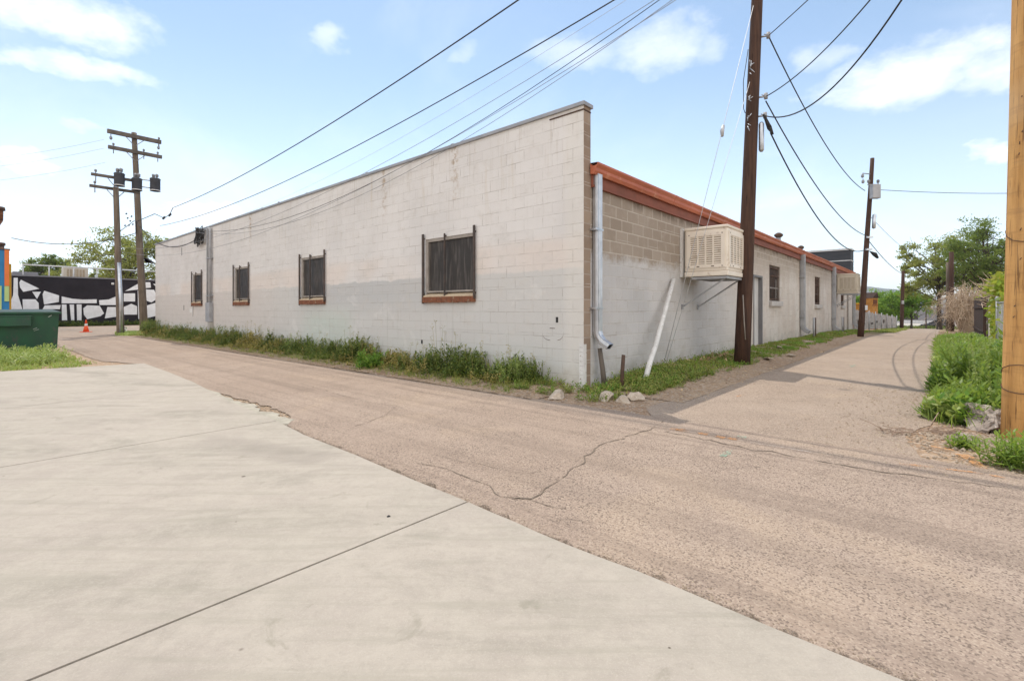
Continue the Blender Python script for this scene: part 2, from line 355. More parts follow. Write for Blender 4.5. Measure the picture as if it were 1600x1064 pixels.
M['pad'] = simple('cooler_pad', (.42, .33, .23), (.32, .25, .17), 9, .95)
M['gutter'] = simple('red_gutter', (0.504, 0.150, 0.074), (0.408, 0.114, 0.060), 1.2, .48, 0, .003, 6, c3=(0.600, 0.312, 0.192), s3=3, spec=.4)
M['fascia'] = simple('red_fascia', (.26, .088, .055), (.19, .07, .046), 2, .7, 0, .002, 20)
M['rust'] = simple('rusty_iron', (.13, .075, .05), (.075, .05, .04), 9, .9, 0, .002, 60)
M['rust_orange'] = simple('rust_orange', (.22, .075, .025), (.10, .04, .02), 5, .9)
M['bar'] = simple('bar_iron', (.060, .050, .046), (.10, .07, .055), 6, .75)
M['frame'] = simple('window_frame', (.36, .32, .28), (.27, .235, .205), 6, .7)
M['sill_brick'] = simple('sill_brick', (0.240, 0.092, 0.048), (0.160, 0.068, 0.040), 14, .95, 0, .006, 40, c3=(0.360, 0.264, 0.176), s3=12)
M['sill_cream'] = simple('sill_cream', (.60, .48, .33), (.48, .36, .24), 7, .9, 0, .003, 40)
M['sill_grey'] = simple('sill_grey', (.52, .49, .46), (.42, .39, .37), 6, .9, 0, .003, 40)
def glassmat():
    t = newmat('dark_screen_glass', .6, 0, .25)
    c = t.mix(t.ramp(t.noise(t.scale(t.obj, 1, 6, .7), 3, 5), .45, .7), (.040, .034, .030), (.095, .080, .070)); t.set(c)
    t.setr(t.m('ADD', .35, t.m('MULTIPLY', t.noise(t.obj, 7, 3), .4)))
    return t.mat
M['glass'] = glassmat()
M['door'] = simple('door_paint', (.62, .60, .58), (.54, .52, .50), 2, .6); M['door_frame'] = simple('door_frame', (.20, .195, .20), (.16, .155, .16), 3, .6)
M['black'] = simple('black_rubber', (.02, .02, .02), (.035, .033, .032), 8, .7); M['wire'] = simple('wire_black', (.028, .026, .026), (.05, .046, .044), 8, .7)
M['wire_grey'] = simple('wire_grey', (.30, .30, .31), (.22, .22, .23), 8, .5, .3); M['wire_light'] = simple('wire_light', (.52, .52, .53), (.44, .44, .45), 8, .5, .3)
M['dumpster'] = simple('dumpster_green', (.018, .095, .042), (.022, .062, .040), 2, .5, 0, .012, 3.5, (1, 1, .5), spec=.4, c3=(.05, .06, .05), s3=7)
M['dumpster_lid'] = simple('dumpster_lid', (.020, .045, .03), (.03, .055, .04), 3, .55)
M['chalk'] = simple('chalk_paint', (.62, .66, .60), (.45, .5, .44), 30, .9)
M['mural_black'] = simple('mural_black', (.016, .012, .015), (.026, .020, .024), 1, .8, 0, .004, 8); M['mural_white'] = simple('mural_white', (.86, .845, .835), (.74, .72, .705), 2.5, .85)
M['orange'] = simple('orange_paint', (.75, .22, .06), (.68, .18, .05), 2, .8); M['blue'] = simple('blue_paint', (.03, .17, .38), (.04, .22, .45), 2, .8)
M['yellow'] = simple('yellow_paint', (.80, .42, .04), (.7, .36, .03), 2, .8); M['lime'] = simple('lime_paint', (.48, .60, .25), (.42, .54, .22), 2, .8)
M['cone'] = simple('cone_orange', (.80, .10, .025), (.7, .08, .02), 4, .6); M['cone_white'] = simple('cone_white', (.75, .74, .72), None, 4, .6)
M['dark_siding'] = simple('dark_siding', (.045, .047, .054), (.06, .06, .066), 1, .7, 0, .003, 3, (1, 1, 6)); M['trim_white'] = simple('trim_white', (.62, .61, .60), (.5, .49, .48), 3, .7)
M['pale_wall'] = simple('pale_wall', (.55, .51, .47), (.48, .44, .41), 2, .9)
M['roof'] = simple('roof_felt', (.22, .20, .19), (.16, .15, .14), 2, .95); M['house_roof'] = simple('house_shingle', (.36, .30, .29), (.28, .24, .23), 9, .95)
M['house_wall'] = simple('house_wall', (.16, .20, .26), (.20, .24, .30), 2, .9); M['white_board'] = simple('white_board', (.66, .62, .52), (.58, .54, .45), 3, .8)
M['brown_fence'] = simple('brown_fence', (.060, .034, .024), (.035, .022, .018), 3, .9, 0, .004, 20, (4, 4, .5)); M['fence_pale'] = simple('fence_pale', (.55, .51, .49), (.32, .29, .28), 5, .9)
M['orange_wood'] = simple('orange_wood', (.50, .24, .06), (.38, .17, .04), 3, .85, 0, .01, 8)
M['far_grey'] = simple('far_grey_wall', (.24, .23, .24), (.20, .19, .20), .3, .9); M['pale_ground'] = simple('pale_paving', (.50, .46, .40), (.44, .40, .35), .2, .9)
M['rock'] = simple('broken_concrete', (.56, .465, .37), (.43, .35, .27), 7, .95, 0, .012, 25, c3=(.64, .56, .47), s3=40)
M['gravel'] = simple('loose_gravel', (.42, .335, .25), (.27, .205, .15), 20, .95, c3=(.52, .44, .35), s3=45)
M['rubble'] = simple('rubble', (.42, .355, .30), (.27, .22, .185), 5, .95, 0, .03, 9, c3=(.55, .48, .42), s3=30)
M['hill'] = simple('hill', (.085, .10, .055), (.14, .125, .075), .006, .95)
M['bark'] = simple('bark', (.10, .075, .055), (.06, .045, .035), 6, .95, 0, .01, 20, (3, 3, .6)); M['twig'] = simple('dry_twig', (.62, .49, .36), (.46, .355, .25), 3, .95)
M['twig_dark'] = simple('dry_twig_dark', (.40, .29, .22), (.28, .20, .15), 3, .95)
M['car_black'] = simple('car_black', (.012, .012, .014), (.014, .014, .016), 2, .25, 0, spec=.6); M['car_silver'] = simple('car_silver', (.42, .42, .43), (.40, .40, .41), 2, .3, .4, spec=.6)
M['lamp_glass'] = simple('lamp_glass', (.6, .6, .58), None, 2, .2)
def spray(name, c):
    t = newmat(name, .9); t.set(t.mix(t.ramp(t.noise(t.obj, 60, 4), .4, .6), c, tuple(x * .75 for x in c)))
    al = t.m('MULTIPLY', t.ramp(t.noise(t.obj, 75, 4, .75), .44, .60), t.ramp(t.noise(t.obj, 9, 3), .34, .56)); t.nt.links.new(al, t.b.inputs['Alpha']); return t.mat
M['joint_grit'] = spray('joint_grit', (.17, .13, .095)); M['spray_orange'] = spray('spray_orange', (.72, .33, .11)); M['spray_white'] = spray('spray_white', (.72, .66, .60)); M['spray_green'] = spray('spray_green', (.36, .56, .42))
M['plank'] = simple('scrap_plank', (.52, .45, .36), (.38, .31, .24), 5, .95)
M['stone_base'] = simple('base_block', (.45, .42, .38), (.36, .33, .30), 4, .95)
L = {}
L['weed_dark'] = leafmat('weed_dark', [(.045, .055, .02), (0.119, 0.185, 0.043), (0.185, 0.249, 0.060), (0.283, 0.293, 0.076)], .3)
L['weed_dry'] = leafmat('weed_dry', [(0.347, 0.283, 0.087), (0.477, 0.370, 0.130), (0.239, 0.239, 0.076)], .25)
L['weed_lush'] = leafmat('weed_lush', [(.17, .28, .045), (.24, .37, .07), (.34, .44, .11)], .5, .4)
L['grass'] = leafmat('grass', [(0.162, 0.239, 0.048), (0.260, 0.315, 0.070), (0.413, 0.370, 0.109)], .3)
L['grass_pale'] = leafmat('grass_pale', [(0.242, 0.354, 0.084), (0.354, 0.446, 0.121), (0.466, 0.503, 0.205)], .35)
L['leaf_green'] = leafmat('leaf_green', [(0.124, 0.272, 0.049), (0.204, 0.381, 0.069), (0.326, 0.517, 0.095)], .5)
L['leaf_light'] = leafmat('leaf_light', [(0.214, 0.250, 0.062), (0.321, 0.339, 0.098), (0.463, 0.446, 0.178)], .5)
L['leaf_mid'] = leafmat('leaf_mid', [(.085, .147, .039), (.139, .209, .054), (.232, .279, .093)], .5)
L['vine'] = leafmat('vine', [(.20, .33, .035), (.36, .43, .05), (.55, .46, .08)], .5, .45)
L['litter'] = leafmat('litter', [(.465, .310, .171), (.651, .480, .295), (.310, .202, .124)], .1)
# ------------------------------------------------------------------ the ground
def sheet(name, quads, mat, kind='structure'):
    m = MB()
    for q in quads: m.poly(q)
    return tag(m.build(name, mat), kind=kind)
AB = [-4000, -200, -60, -20, 0, 20, 49, 110, 300, 4000]; BB = [-4000, -300, -60, 0, 60, 300, 4000]
sheet('ground', [[ab(a0, b0, H(a0)), ab(a1, b0, H(a1)), ab(a1, b1, H(a1)), ab(a0, b1, H(a0))] for a0, a1 in zip(AB, AB[1:]) for b0, b1 in zip(BB, BB[1:])], M['dirt'])
def frange(x0, x1, d):
    n = max(1, int(round((x1 - x0) / d))); return [x0 + (x1 - x0) * i / n for i in range(n + 1)]
def road_strip(name, along, lo, hi, z, mat, axis):
    q = []
    for s0, s1 in zip(along, along[1:]):
        f = (lambda s, t: ab(t, s, H(t) + z)) if axis == 'b' else (lambda s, t: ab(s, t, H(s) + z))
        q.append([f(s0, lo(s0)), f(s0, hi(s0)), f(s1, hi(s1)), f(s1, lo(s1))])
    o = sheet(name, q, mat)
    # object space along the road so that wheel paths follow it
    o.data.transform(Matrix.Translation((-C.x, -C.y, 0))); o.data.transform(Matrix.Rotation(-ANG, 4, 'Z'))
    o.location = (C.x, C.y, 0); o.rotation_euler = (0, 0, ANG); return o
EDGE = [(b, a) for a, b in (to_ab(G(*p)) for p in ((225, 569.5), (262, 583), (303, 600), (360, 631), (419, 655), (474, 683), (568, 721), (645, 755), (730, 790), (894, 863), (979, 894), (1055, 925), (1149, 967), (1204, 989), (1265, 1017), (1379, 1062)))]
EDGE.sort(); EDGE.insert(0, (-14.0, EDGE[0][1] - .05))
def slab_edge(b):
    if b <= EDGE[0][0]: return EDGE[0][1]
    for (b0, a0), (b1, a1) in zip(EDGE, EDGE[1:]):
        if b <= b1: return a0 + (a1 - a0) * (b - b0) / (b1 - b0)
    return EDGE[-1][1]
BACK = EDGE[-1][0]
def jag(s, k, amp, fr=2.0): return amp * (nz(s * fr, k) + .5 * nz(s * fr * 3.1, k + 9) + .3 * nz(s * fr * 9, k + 4))
def road_lo(b):
    if b > BACK: return -3.75 - min(.5, (b - BACK) * .3) + jag(b, 3, .12)
    g = 0
    if 1.05 < b < 4.4: g = .25 * min(1, (b - 1.05) / .4, (4.4 - b) / 1.8) * (1 + jag(b, 1, .5, 3))
    return slab_edge(b) - .02 + max(0, g) + (abs(jag(b, 21, .03, 4)) if b < 1.2 else .02)
def road_hi(b): return -1.28 + jag(b, 5, .07, 1.2) + (.12 if b < 0 else 0)
road_strip('side_street', frange(-14, 27.5, .08), road_lo, road_hi, .012, M['asphalt'], 'b')
road_strip('alley', frange(-1.35, 98, .12), lambda a: -4.12 + jag(a, 7, .10, 1.0) - (.5 * max(0, 1 - a / 1.5) * 0) + max(0, .9 - abs(a + .4)) * .25, lambda a: -1.45 + jag(a, 8, .10, 1.0) - max(0, .6 - (a + 1.35)) * .5, .006, M['asphalt_alley'], 'a')
road_strip('cross_street', [-60, -20, -4, 0, 3, 6, 14], lambda a: 27.4, lambda a: 41.6, .005, M['asphalt_alley'], 'a')
road_strip('far_street', [100, 110, 150], lambda a: -70, lambda a: 70, .010, M['pale_ground'], 'a')
# slabs of the drive, poured with open joints
JT = [-12.0, -5.1, -1.93, 1.27, 4.47, BACK]
for k, (b0, b1) in enumerate(zip(JT, JT[1:])):
    g0 = .007 if k else 0; bs = frange(b0 + g0, b1 - .007, .2); m = MB()
    near = [ab(slab_edge(b) + jag(b, 11, .006, 5), b, .028) for b in bs]
    far = [ab(-24, b0 + g0 + (.1 * 0), .028), ab(-24, b1 - .007 + (3.2 if k == len(JT) - 2 else 0), .028)]
    m.prism([Vector((p.x, p.y, -.08)) for p in [far[0]] + near + [far[1]]], (0, 0, .108))
    tag(m.build('concrete_drive', M['concrete'], bevel=0), kind='structure')
# sliver of old concrete left along the slab where the asphalt has broken away
m = MB(); bs = frange(1.0, 4.6, .05)
def sliver(b): return slab_edge(b) + .012 + max(0.008, .15 * min(1, max(0, (b - 1.0) / .25), max(0, (4.6 - b) / 2.6)) * (1 + jag(b, 31, .8, 2.2)))
for x0, x1 in zip(bs, bs[1:]): m.poly([ab(slab_edge(x0) + .008, x0, .017), ab(sliver(x0), x0, .015), ab(sliver(x1), x1, .015), ab(slab_edge(x1) + .008, x1, .017)])
tag(m.build('old_concrete_edge', M['old_concrete']), kind='structure')
# dirt gathered in the joint between slab and asphalt
m = MB(); bs = frange(-6.5, 1.1, .03)
for x0, x1 in zip(bs, bs[1:]):
    w0, w1 = (max(.003, .042 + .05 * nz(x * 3.1, 4) + .05 * nz(x * 11, 6) + .02 * nz(x * 31, 2)) for x in (x0, x1)); m.poly([ab(slab_edge(x0) - .004, x0, .0175), ab(slab_edge(x0) + w0, x0, .0165), ab(slab_edge(x1) + w1, x1, .0165), ab(slab_edge(x1) - .004, x1, .0175)])
tag(m.build('joint_dirt', M['joint_grit']), kind='structure')
# open cracks in the asphalt
def ribbon(name, pts, w, z, mat, jit=.02, closed=False):
    P = [G(*p) for p in pts]; path = []
    for p, q in zip(P, P[1:]):
        n = max(2, int((q - p).length / .06))
        path += [p.lerp(q, i / n) for i in range(n)]
    path.append(P[-1]); m = MB(); prev = None
    for i, p in enumerate(path):
        d = (path[min(i + 1, len(path) - 1)] - path[max(i - 1, 0)]).normalized(); s = Vector((-d.y, d.x, 0))
        c = p + s * (jit * (nz(i * .35, len(pts)) * 2 + nz(i * 1.1, len(pts) + 5) * (1.0 if 'crack' in name else 0))); ww = w * (.25 + abs(nz(i * .5, 7.7)) * 1.5) * (.52 if 'crack' in name else 1.2)
        cur = (Vector((c.x, c.y, p.z + z)) + s * ww * .5, Vector((c.x, c.y, p.z + z)) - s * ww * .5)
        if prev and not ('crack' in name and nz(i * .23, len(pts) * 3.3) < -.42): m.poly([prev[0], cur[0], cur[1], prev[1]])
        prev = cur
    return tag(m.build(name, mat), kind='structure')
ribbon('road_crack', [(1036, 660), (1028, 668), (985, 683), (935, 698), (912, 722), (885, 745), (850, 768), (828, 782), (800, 784)], .030, .0165, M['crack'])
ribbon('road_crack', [(650, 726), (690, 733), (730, 748), (762, 762), (785, 778), (830, 786), (885, 798)], .018, .0165, M['crack'])
ribbon('road_crack', [(680, 715), (740, 726), (800, 740), (850, 742)], .010, .0165, M['crack'])
ribbon('road_crack', [(368, 621), (440, 614), (500, 607), (560, 600)], .020, .0165, M['crack'])
ribbon('road_crack', [(470, 600), (530, 618), (575, 630), (620, 636), (600, 652), (555, 668)], .016, .0165, M['crack'])
ribbon('road_crack', [(870, 815), (905, 817), (930, 820)], .010, .0165, M['crack'])
ribbon('road_crack', [(1040, 676), (1130, 695), (1230, 714), (1350, 735), (1500, 756), (1590, 768)], .035, .0165, M['crack'], .03)
for pts, w, mm in (([(1047, 672), (1078, 676)], .10, 'spray_orange'), ([(1090, 679), (1106, 681)], .10, 'spray_orange'), ([(1119, 684), (1133, 687)], .09, 'spray_orange'), ([(1137, 687), (1152, 689)], .09, 'spray_orange'),
                   ([(1050, 673), (1085, 678)], .022, 'spray_white'), ([(1172, 694), (1268, 709)], .022, 'spray_white'), ([(1152, 684), (1166, 686)], .07, 'spray_green'), ([(1128, 716), (1142, 706)], .07, 'spray_green'), ([(1405, 728), (1460, 733), (1520, 741), (1570, 750)], .05, 'spray_orange'), ([(1500, 712), (1520, 722), (1535, 735)], .12, 'spray_orange'), ([(1455, 700), (1490, 706)], .05, 'spray_orange'),
                   ([(1150, 621), (1166, 619)], .05, 'spray_orange'), ([(1328, 572), (1337, 575)], .06, 'spray_green'), ([(1330, 575), (1336, 571)], .03, 'spray_green')):
    ribbon('paint_mark', pts, w, .0185, M[mm], .01)
# scattered gravel along the broken asphalt edges and the mouth of the alley
m = MB()
def pebble(m, p, s):
    i = len(m.v); ang = rnd(0, 6.28)
    for k in range(5): m.v.append((p.x + s * math.cos(ang + k * 1.257) * rnd(.7, 1.1), p.y + s * math.sin(ang + k * 1.257) * rnd(.7, 1.1), p.z - .002))
    m.v.append((p.x + rnd(-.2, .2) * s, p.y + rnd(-.2, .2) * s, p.z + s * rnd(.5, .9)))
    for k in range(5): m.f.append((i + k, i + (k + 1) % 5, i + 5))
for _ in range(900):
    b = rnd(1.0, 4.2); a = slab_edge(b) + rnd(.05, .36); m and pebble(m, ab(a, b, .004), rnd(.004, .016))
for _ in range(1500):
    b = rnd(-7, 1.0); a = slab_edge(b) + abs(random.gauss(0, .05)) + .01; pebble(m, ab(a, b, .013), rnd(.003, .009))
for _ in range(1500):
    a = rnd(-1.6, 3.2); b = random.gauss(-4.25, .55); pebble(m, ab(a, b, .008), rnd(.005, .02) * (1.5 if random.random() < .06 else 1))
for _ in range(1300):
    a, b = (random.gauss(-1.15, .22), rnd(-1.2, 16)) if random.random() < .6 else (rnd(-.8, 14), random.gauss(-1.5, .2))
    pebble(m, ab(a, b, bank(a, b) + .008), rnd(.005, .018))
tag(m.build('gravel', M['gravel']), 'loose gravel scattered along the broken road edges', 'gravel', kind='stuff')
# low banks of earth under the weeds
def earth(name, arange, brange):
    m = MB()
    for a0, a1 in zip(arange, arange[1:]):
        for b0, b1 in zip(brange, brange[1:]):
            m.poly([ab(a, b, bank(a, b) + .009 + .012 * nz(a * 3, b * 3)) for a, b in ((a0, b0), (a1, b0), (a1, b1), (a0, b1))], smooth=True)
    tag(m.build(name, M['dirt']), kind='structure')
earth('grass_verge', frange(-.1, 31, .5), [-1.62, -1.3, -1.0, -.7, -.4, -.2, .1])
earth('weed_verge', [-1.22, -1.0, -.8, -.5, -.25, .1], frange(.0, 25.2, .6))
# far hills
m = MB(); n = 60; ring = []
for i in range(n + 1):
    px = 1120 + i * 12; Y = 2500
    y = 447 + 12 * abs((px - 1350) / 90) ** 1.15 * (1 if px > 1350 else .5) + 3 * nz(i * .45) + 1.4 * nz(i * 1.7)
    y = min(y, 471 + 2 * nz(i * .8)); top = at(px, y, Y); ring.append((at(px, HY, Y - 350) - Vector((0, 0, 4)), top.lerp(at(px, HY, Y - 350), .45) + Vector((0, 0, 14 * nz(i * .6, 3))), top, Vector((top.x, top.y + 500, -4))))
for r0, r1 in zip(ring, ring[1:]):
    for k in range(3): m.poly([r0[k], r1[k], r1[k + 1], r0[k + 1]], smooth=False)
tag(m.build('hills', M['hill']), kind='structure')

# ------------------------------------------------------------------ the warehouse (local frame: x along W, y along U)
EAVE, PAR, LEN, WID = 3.52, 4.495, 31.0, 25.2
wh = empty('warehouse', (C.x, C.y, 0), 'long low block warehouse with grey painted walls and a red gutter', 'building', rz=ANG)
def wall_panel(name, length, z0, z1, openings, mat, plane, depth, thick):
    """front sheet at plane 0 with real openings, reveals running back by depth, closed behind"""
    P = (lambda u, d, z: (d, u, z)) if plane == 'left' else (lambda u, d, z: (u, d, z))
    us = sorted({0.0, length} | {o[i] for o in openings for i in (0, 1)} | ({.2} if plane != 'left' else set())); zs = sorted({z0, z1} | {o[i] for o in openings for i in (2, 3)})
    m = MB(); flip = plane == 'left'
    def q(pts, uv):
        if flip: pts, uv = pts[::-1], uv[::-1]
        m.poly(pts, uv)
    for u0, u1 in zip(us, us[1:]):
        for w0, w1 in zip(zs, zs[1:]):
            cu, cz = (u0 + u1) / 2, (w0 + w1) / 2
            if any(o[0] < cu < o[1] and o[2] < cz < o[3] for o in openings): continue
            q([P(u0, 0, w0), P(u1, 0, w0), P(u1, 0, w1), P(u0, 0, w1)], [(u0, w0), (u1, w0), (u1, w1), (u0, w1)])
    for o in openings:
        u0, u1, w0, w1 = o[:4]
        q([P(u0, 0, w0), P(u0, 0, w1), P(u0, depth, w1), P(u0, depth, w0)], [(u0, w0), (u0, w1), (u0 + .1, w1), (u0 + .1, w0)])
        q([P(u1, 0, w1), P(u1, 0, w0), P(u1, depth, w0), P(u1, depth, w1)], [(u1, w1), (u1, w0), (u1 + .1, w0), (u1 + .1, w1)])
        q([P(u0, 0, w1), P(u1, 0, w1), P(u1, depth, w1), P(u0, depth, w1)], [(u0, w1), (u1, w1), (u1, w1 + .1), (u0, w1 + .1)])
        q([P(u1, 0, w0), P(u0, 0, w0), P(u0, depth, w0), P(u1, depth, w0)], [(u1, w0), (u0, w0), (u0, w0 - .1), (u1, w0 - .1)])
        q([P(u0, depth, w0), P(u1, depth, w0), P(u1, depth, w1), P(u0, depth, w1)], [(u0, w0), (u1, w0), (u1, w1), (u0, w1)])
    q([P(length, thick, z0), P(0, thick, z0), P(0, thick, z1), P(length, thick, z1)], [(0, z0), (length, z0), (length, z1), (0, z1)])
    q([P(0, 0, z1), P(length, 0, z1), P(length, thick, z1), P(0, thick, z1)], [(0, z1), (length, z1), (length, z1), (0, z1)])
    q([P(length, 0, z0), P(length, thick, z0), P(length, thick, z1), P(length, 0, z1)], [(length, z0), (length + .2, z0), (length + .2, z1), (length, z1)])
    return m.build(name, mat, wh)
LW = [(2.44, 3.90, 1.53, 2.70)]
for x0, x1, zt, zb, ax in ((471, 508, 402, 466, 0), (367, 389.5, 414, 466.5, 0), (301.5, 316, 423.5, 468, 0)):
    b1, b0 = B_of(x0, 0), B_of(x1, 0); LW.append((b0, b1, 1.53, 2.70))
RW = [(9.17, 10.15, -.05, Z_of(431.6, 10.15, 0), 'door'), (10.98, 12.40, 1.51, 2.70), (18.6, 19.9, 1.45, 2.70), (26.1, 27.3, 1.45, 2.60)]
wall_panel('wall', WID, -.3, PAR - .05, LW, M['wall_l'], 'left', .13, .2)
# gable end of the parapet wall: the bare brown return at the corner, standing above the eave
m = MB(); m.poly([(0, 0, EAVE + .02), (.2, 0, EAVE + .02), (.2, 0, PAR - .05), (0, 0, PAR - .05)], [(0.01, EAVE), (.18, EAVE), (.18, PAR), (0.01, PAR)]); m.build('parapet_return', M['wall_r'], wh)
wall_panel('wall', LEN, -1.0, EAVE + .02, RW, M['wall_r'], 'right', .15, .198)
m = MB(); m.box(LEN, LEN + .2, .0, WID, -1, EAVE, None); m.box(.2, LEN, WID, WID + .2, -.5, EAVE + .3); m.build('back_wall', M['pale_wall'], wh)
m = MB()
m.poly([(.2, -.12, EAVE + .05), (LEN + .1, -.12, EAVE + .05), (LEN + .1, WID / 2, EAVE + .55), (.2, WID / 2, EAVE + .55)]); m.poly([(.2, WID / 2, EAVE + .55), (LEN + .1, WID / 2, EAVE + .55), (LEN + .1, WID + .2, EAVE + .3), (.2, WID + .2, EAVE + .3)])
m.build('roof', M['roof'], wh)
m = MB(); x = 0.0
while x < WID:
    x1 = min(x + 3.05, WID + .05); m.box(-.035, .235, x - .03 if x == 0 else x + .004, x1, PAR - .062 - .012 * nz(x, 2), PAR + .006 * nz(x, 1)); m.box(-.038, .238, x1 - .05, x1 + .03, PAR - .066, PAR + .012) if x1 < WID else None
    x = x1
m.build('coping', M['coping'], wh, bevel=.006)
m = MB(); m.box(-.012, .20, -.010, .66, PAR - .135, PAR - .115); m.build('drip_strip', M['rust'], wh)
# windows of the long grey wall: frame set back, screen glass, brick sill, three flat bars hung proud of the wall
for i, (b0, b1, z0, z1) in enumerate(LW):
    zz0 = z0 + .06; m = MB(); w = .06
    m.box(.012, .11, b0, b0 + w, zz0, z1); m.box(.012, .11, b1 - w, b1, zz0, z1); m.box(.012, .11, b0 + w, b1 - w, z1 - w, z1); m.box(.012, .11, b0 + w, b1 - w, zz0, zz0 + w * .55)
    mid = (b0 + b1) / 2 + .05; 
    fr = m.build('window', M['frame'], wh)
    m = MB(); m.box(.05, .06, b0 + w, b1 - w, zz0 + w * .55, z1 - w); m.build('pane', M['glass'], fr)
    m = MB(); m.poly([(-.055, b0 - .03, z0 - .01), (.1, b0 - .03, z0 + .055), (.1, b1 + .03, z0 + .055), (-.055, b1 + .03, z0 - .01)][::-1])
    m.poly([(-.055, b0 - .03, z0 - .01), (-.055, b1 + .03, z0 - .01), (-.055, b1 + .03, z0 - .035), (-.055, b0 - .03, z0 - .035)][::-1]); m.build('sill_mortar', M['sill_cream'], fr)
    m = MB(); n = max(4, int((b1 - b0 + .06) / .075))
    for k in range(n):
        u0 = b0 - .03 + (b1 - b0 + .06) * k / n; u1 = u0 + (b1 - b0 + .06) / n - .004; m.box(-.062 - rnd(0, .008), .0, u0, u1, z0 - .14 - rnd(0, .012), z0 - .032)
    m.build('sill', M['sill_brick'], fr)
    m = MB()
    for bb, e0, e1, t in ((b0 - .035, -.08, .13, .045), (b1 + .035, -.17, .11, .05), (mid + .03, -.02, .06, .028)):
        m.box(-.058, -.032, bb - t / 2, bb + t / 2, z0 + e0, z1 + e1)
        m.box(-.034, .03, bb - .012, bb + .012, z1 + .005, z1 + .03); m.box(-.034, .03, bb - .012, bb + .012, z0 + .02, z0 + .05)
    split(m, 'bar', M['bar'], fr)
# service mast: two conduits and a meter box on the long wall, cable coil at its head
bm0 = B_of(324.5, 0); bm1 = B_of(333.5, 0)
m = MB(); zt = Z_of(362, 0, bm0)
for bb, r in ((bm0 - .24, .036), (bm1 + .10, .050)):
    m.tube([(-.08, bb, .9), (-.08, bb, zt - .06), (-.08, bb + .02, zt + .04), (-.12, bb + .14, zt + .06)], r, 8)
for z in (1.75, 3.2): m.box(-.13, 0, bm1 - .0, bm0 - .2, z, z + .03)
m.tube([(-.06, bm0 - .3, .4), (-.06, bm0 - .3, .95)], .03, 6); m.build('service_mast', M['galv_dull'], wh)
m = MB(); m.box(-.15, -.003, bm1 + .0, bm0 - .22, .76, 1.50); m.build('meter_box', M['galv_dull'], wh, bevel=.01)
m = MB(); m.box(-.14, -.003, bm1 - .02, bm1 + .2, -.05, .75); m.build('conduit_base', M['stone_base'], wh)
m = MB(); random.seed(5)
for k in range(11):
    cy, cz, ra, rb = bm0 + .65 + rnd(-.3, .3), zt - .16 + rnd(-.1, .1), rnd(.5, 1.0), rnd(.14, .34); ph = rnd(0, 6); tl = rnd(-.5, .5)
    m.tube([(-.12 + .1 * math.sin(q * .7 + ph), cy + ra * math.cos(q * .5 + ph) * .7 + tl * rb * math.sin(q * .5 + ph) * .4, cz + rb * math.sin(q * .5 + ph)) for q in range(13)], .016, 5)
for k in range(6): m.tube([(-.12, bm0 + .05 + .03 * k, zt - .02), (-.2 - .02 * k, bm0 + .3, zt + .12 + rnd(-.04, .05)), (-.15, bm0 + .62, zt - .05), (-.1, bm0 + .7, zt - .3)], .015, 5)
m.build('cable_coil', M['wire'], wh)
# small marks on the long wall: a hole, the ring stain, an old bracket
m = MB(); m.box(-.004, .0, .49, .535, 1.03, 1.12); m.box(-.004, 0, 4.0, 4.05, .52, .6); m.box(-.004, 0, 20.5, 20.56, 1.2, 1.42); m.box(-.004, 0, 20.8, 20.86, 3.6, 3.95); split(m, 'wall_hole', M['black'], wh)
m = MB(); pr = None
for k in range(22):
    an = math.pi * (.92 + k / 21 * 1.16); q = (.60 + .22 * math.copysign(abs(math.cos(an)) ** .6, math.cos(an)), .91 + .17 * math.copysign(abs(math.sin(an)) ** .8, math.sin(an)) * (1 + .06 * nz(k)))
    if pr and abs(nz(k * .9, 4)) > .03: m.poly([(-.003, pr[0], pr[1]), (-.003, q[0], q[1]), (-.003, q[0], q[1] - .007), (-.003, pr[0], pr[1] - .007)][::-1])
    pr = q
m.poly([(-.003, .55, .94), (-.003, .66, .94), (-.003, .66, .93), (-.003, .55, .93)]); split(m, 'ring_stain', M['rust'], wh)
m = MB(); m.box(-.012, .0, 19.3, 19.7, 1.1, 1.28) ; m.box(-.03, -.012, 19.25, 19.3, .95, 1.35); m.build('bracket_plate', M['white_paint'], wh)
m = MB()
for bb, zz in ((4.2, PAR + .1), (11.7, PAR + .18), (6.4, PAR + .07)): m.tube([(.3, bb, PAR - .3), (.3, bb, zz)], .03, 6)
split(m, 'roof_stub', M['rust'], wh)
# alley wall: gutter (K shape), fascia, downspouts, door, barred windows
m = MB(); prof = [(-.005, EAVE + .03), (-.005, EAVE - .13), (-.075, EAVE - .14), (-.105, EAVE - .09), (-.110, EAVE - .045), (-.150, EAVE + .005), (-.150, EAVE + .035), (-.138, EAVE + .035), (-.130, EAVE + .0), (-.02, EAVE - .02)]
xs = [.16, 3.2, 6.3, 9.4, 12.5, 15.6, 18.7, 21.8, 24.9, 28, LEN + .12]
for x0, x1 in zip(xs, xs[1:]):
    dz = .010 * nz(x0 * .3); m.prism([(x0 + .002, y - .012, z + dz) for y, z in prof], (x1 - x0 - .002, 0, 0)); m.prism([(x1 - .03, y * 1.03 - .013, z - .002 + dz) for y, z in prof], (.05, 0, .004)) if x1 < LEN else None
m.build('gutter', M['gutter'], wh)
m = MB(); m.box(.2, LEN, -.035, -.003, EAVE - .31, EAVE - .02); m.box(.2, LEN, -.055, -.003, EAVE - .33, EAVE - .295); m.build('fascia', M['fascia'], wh)
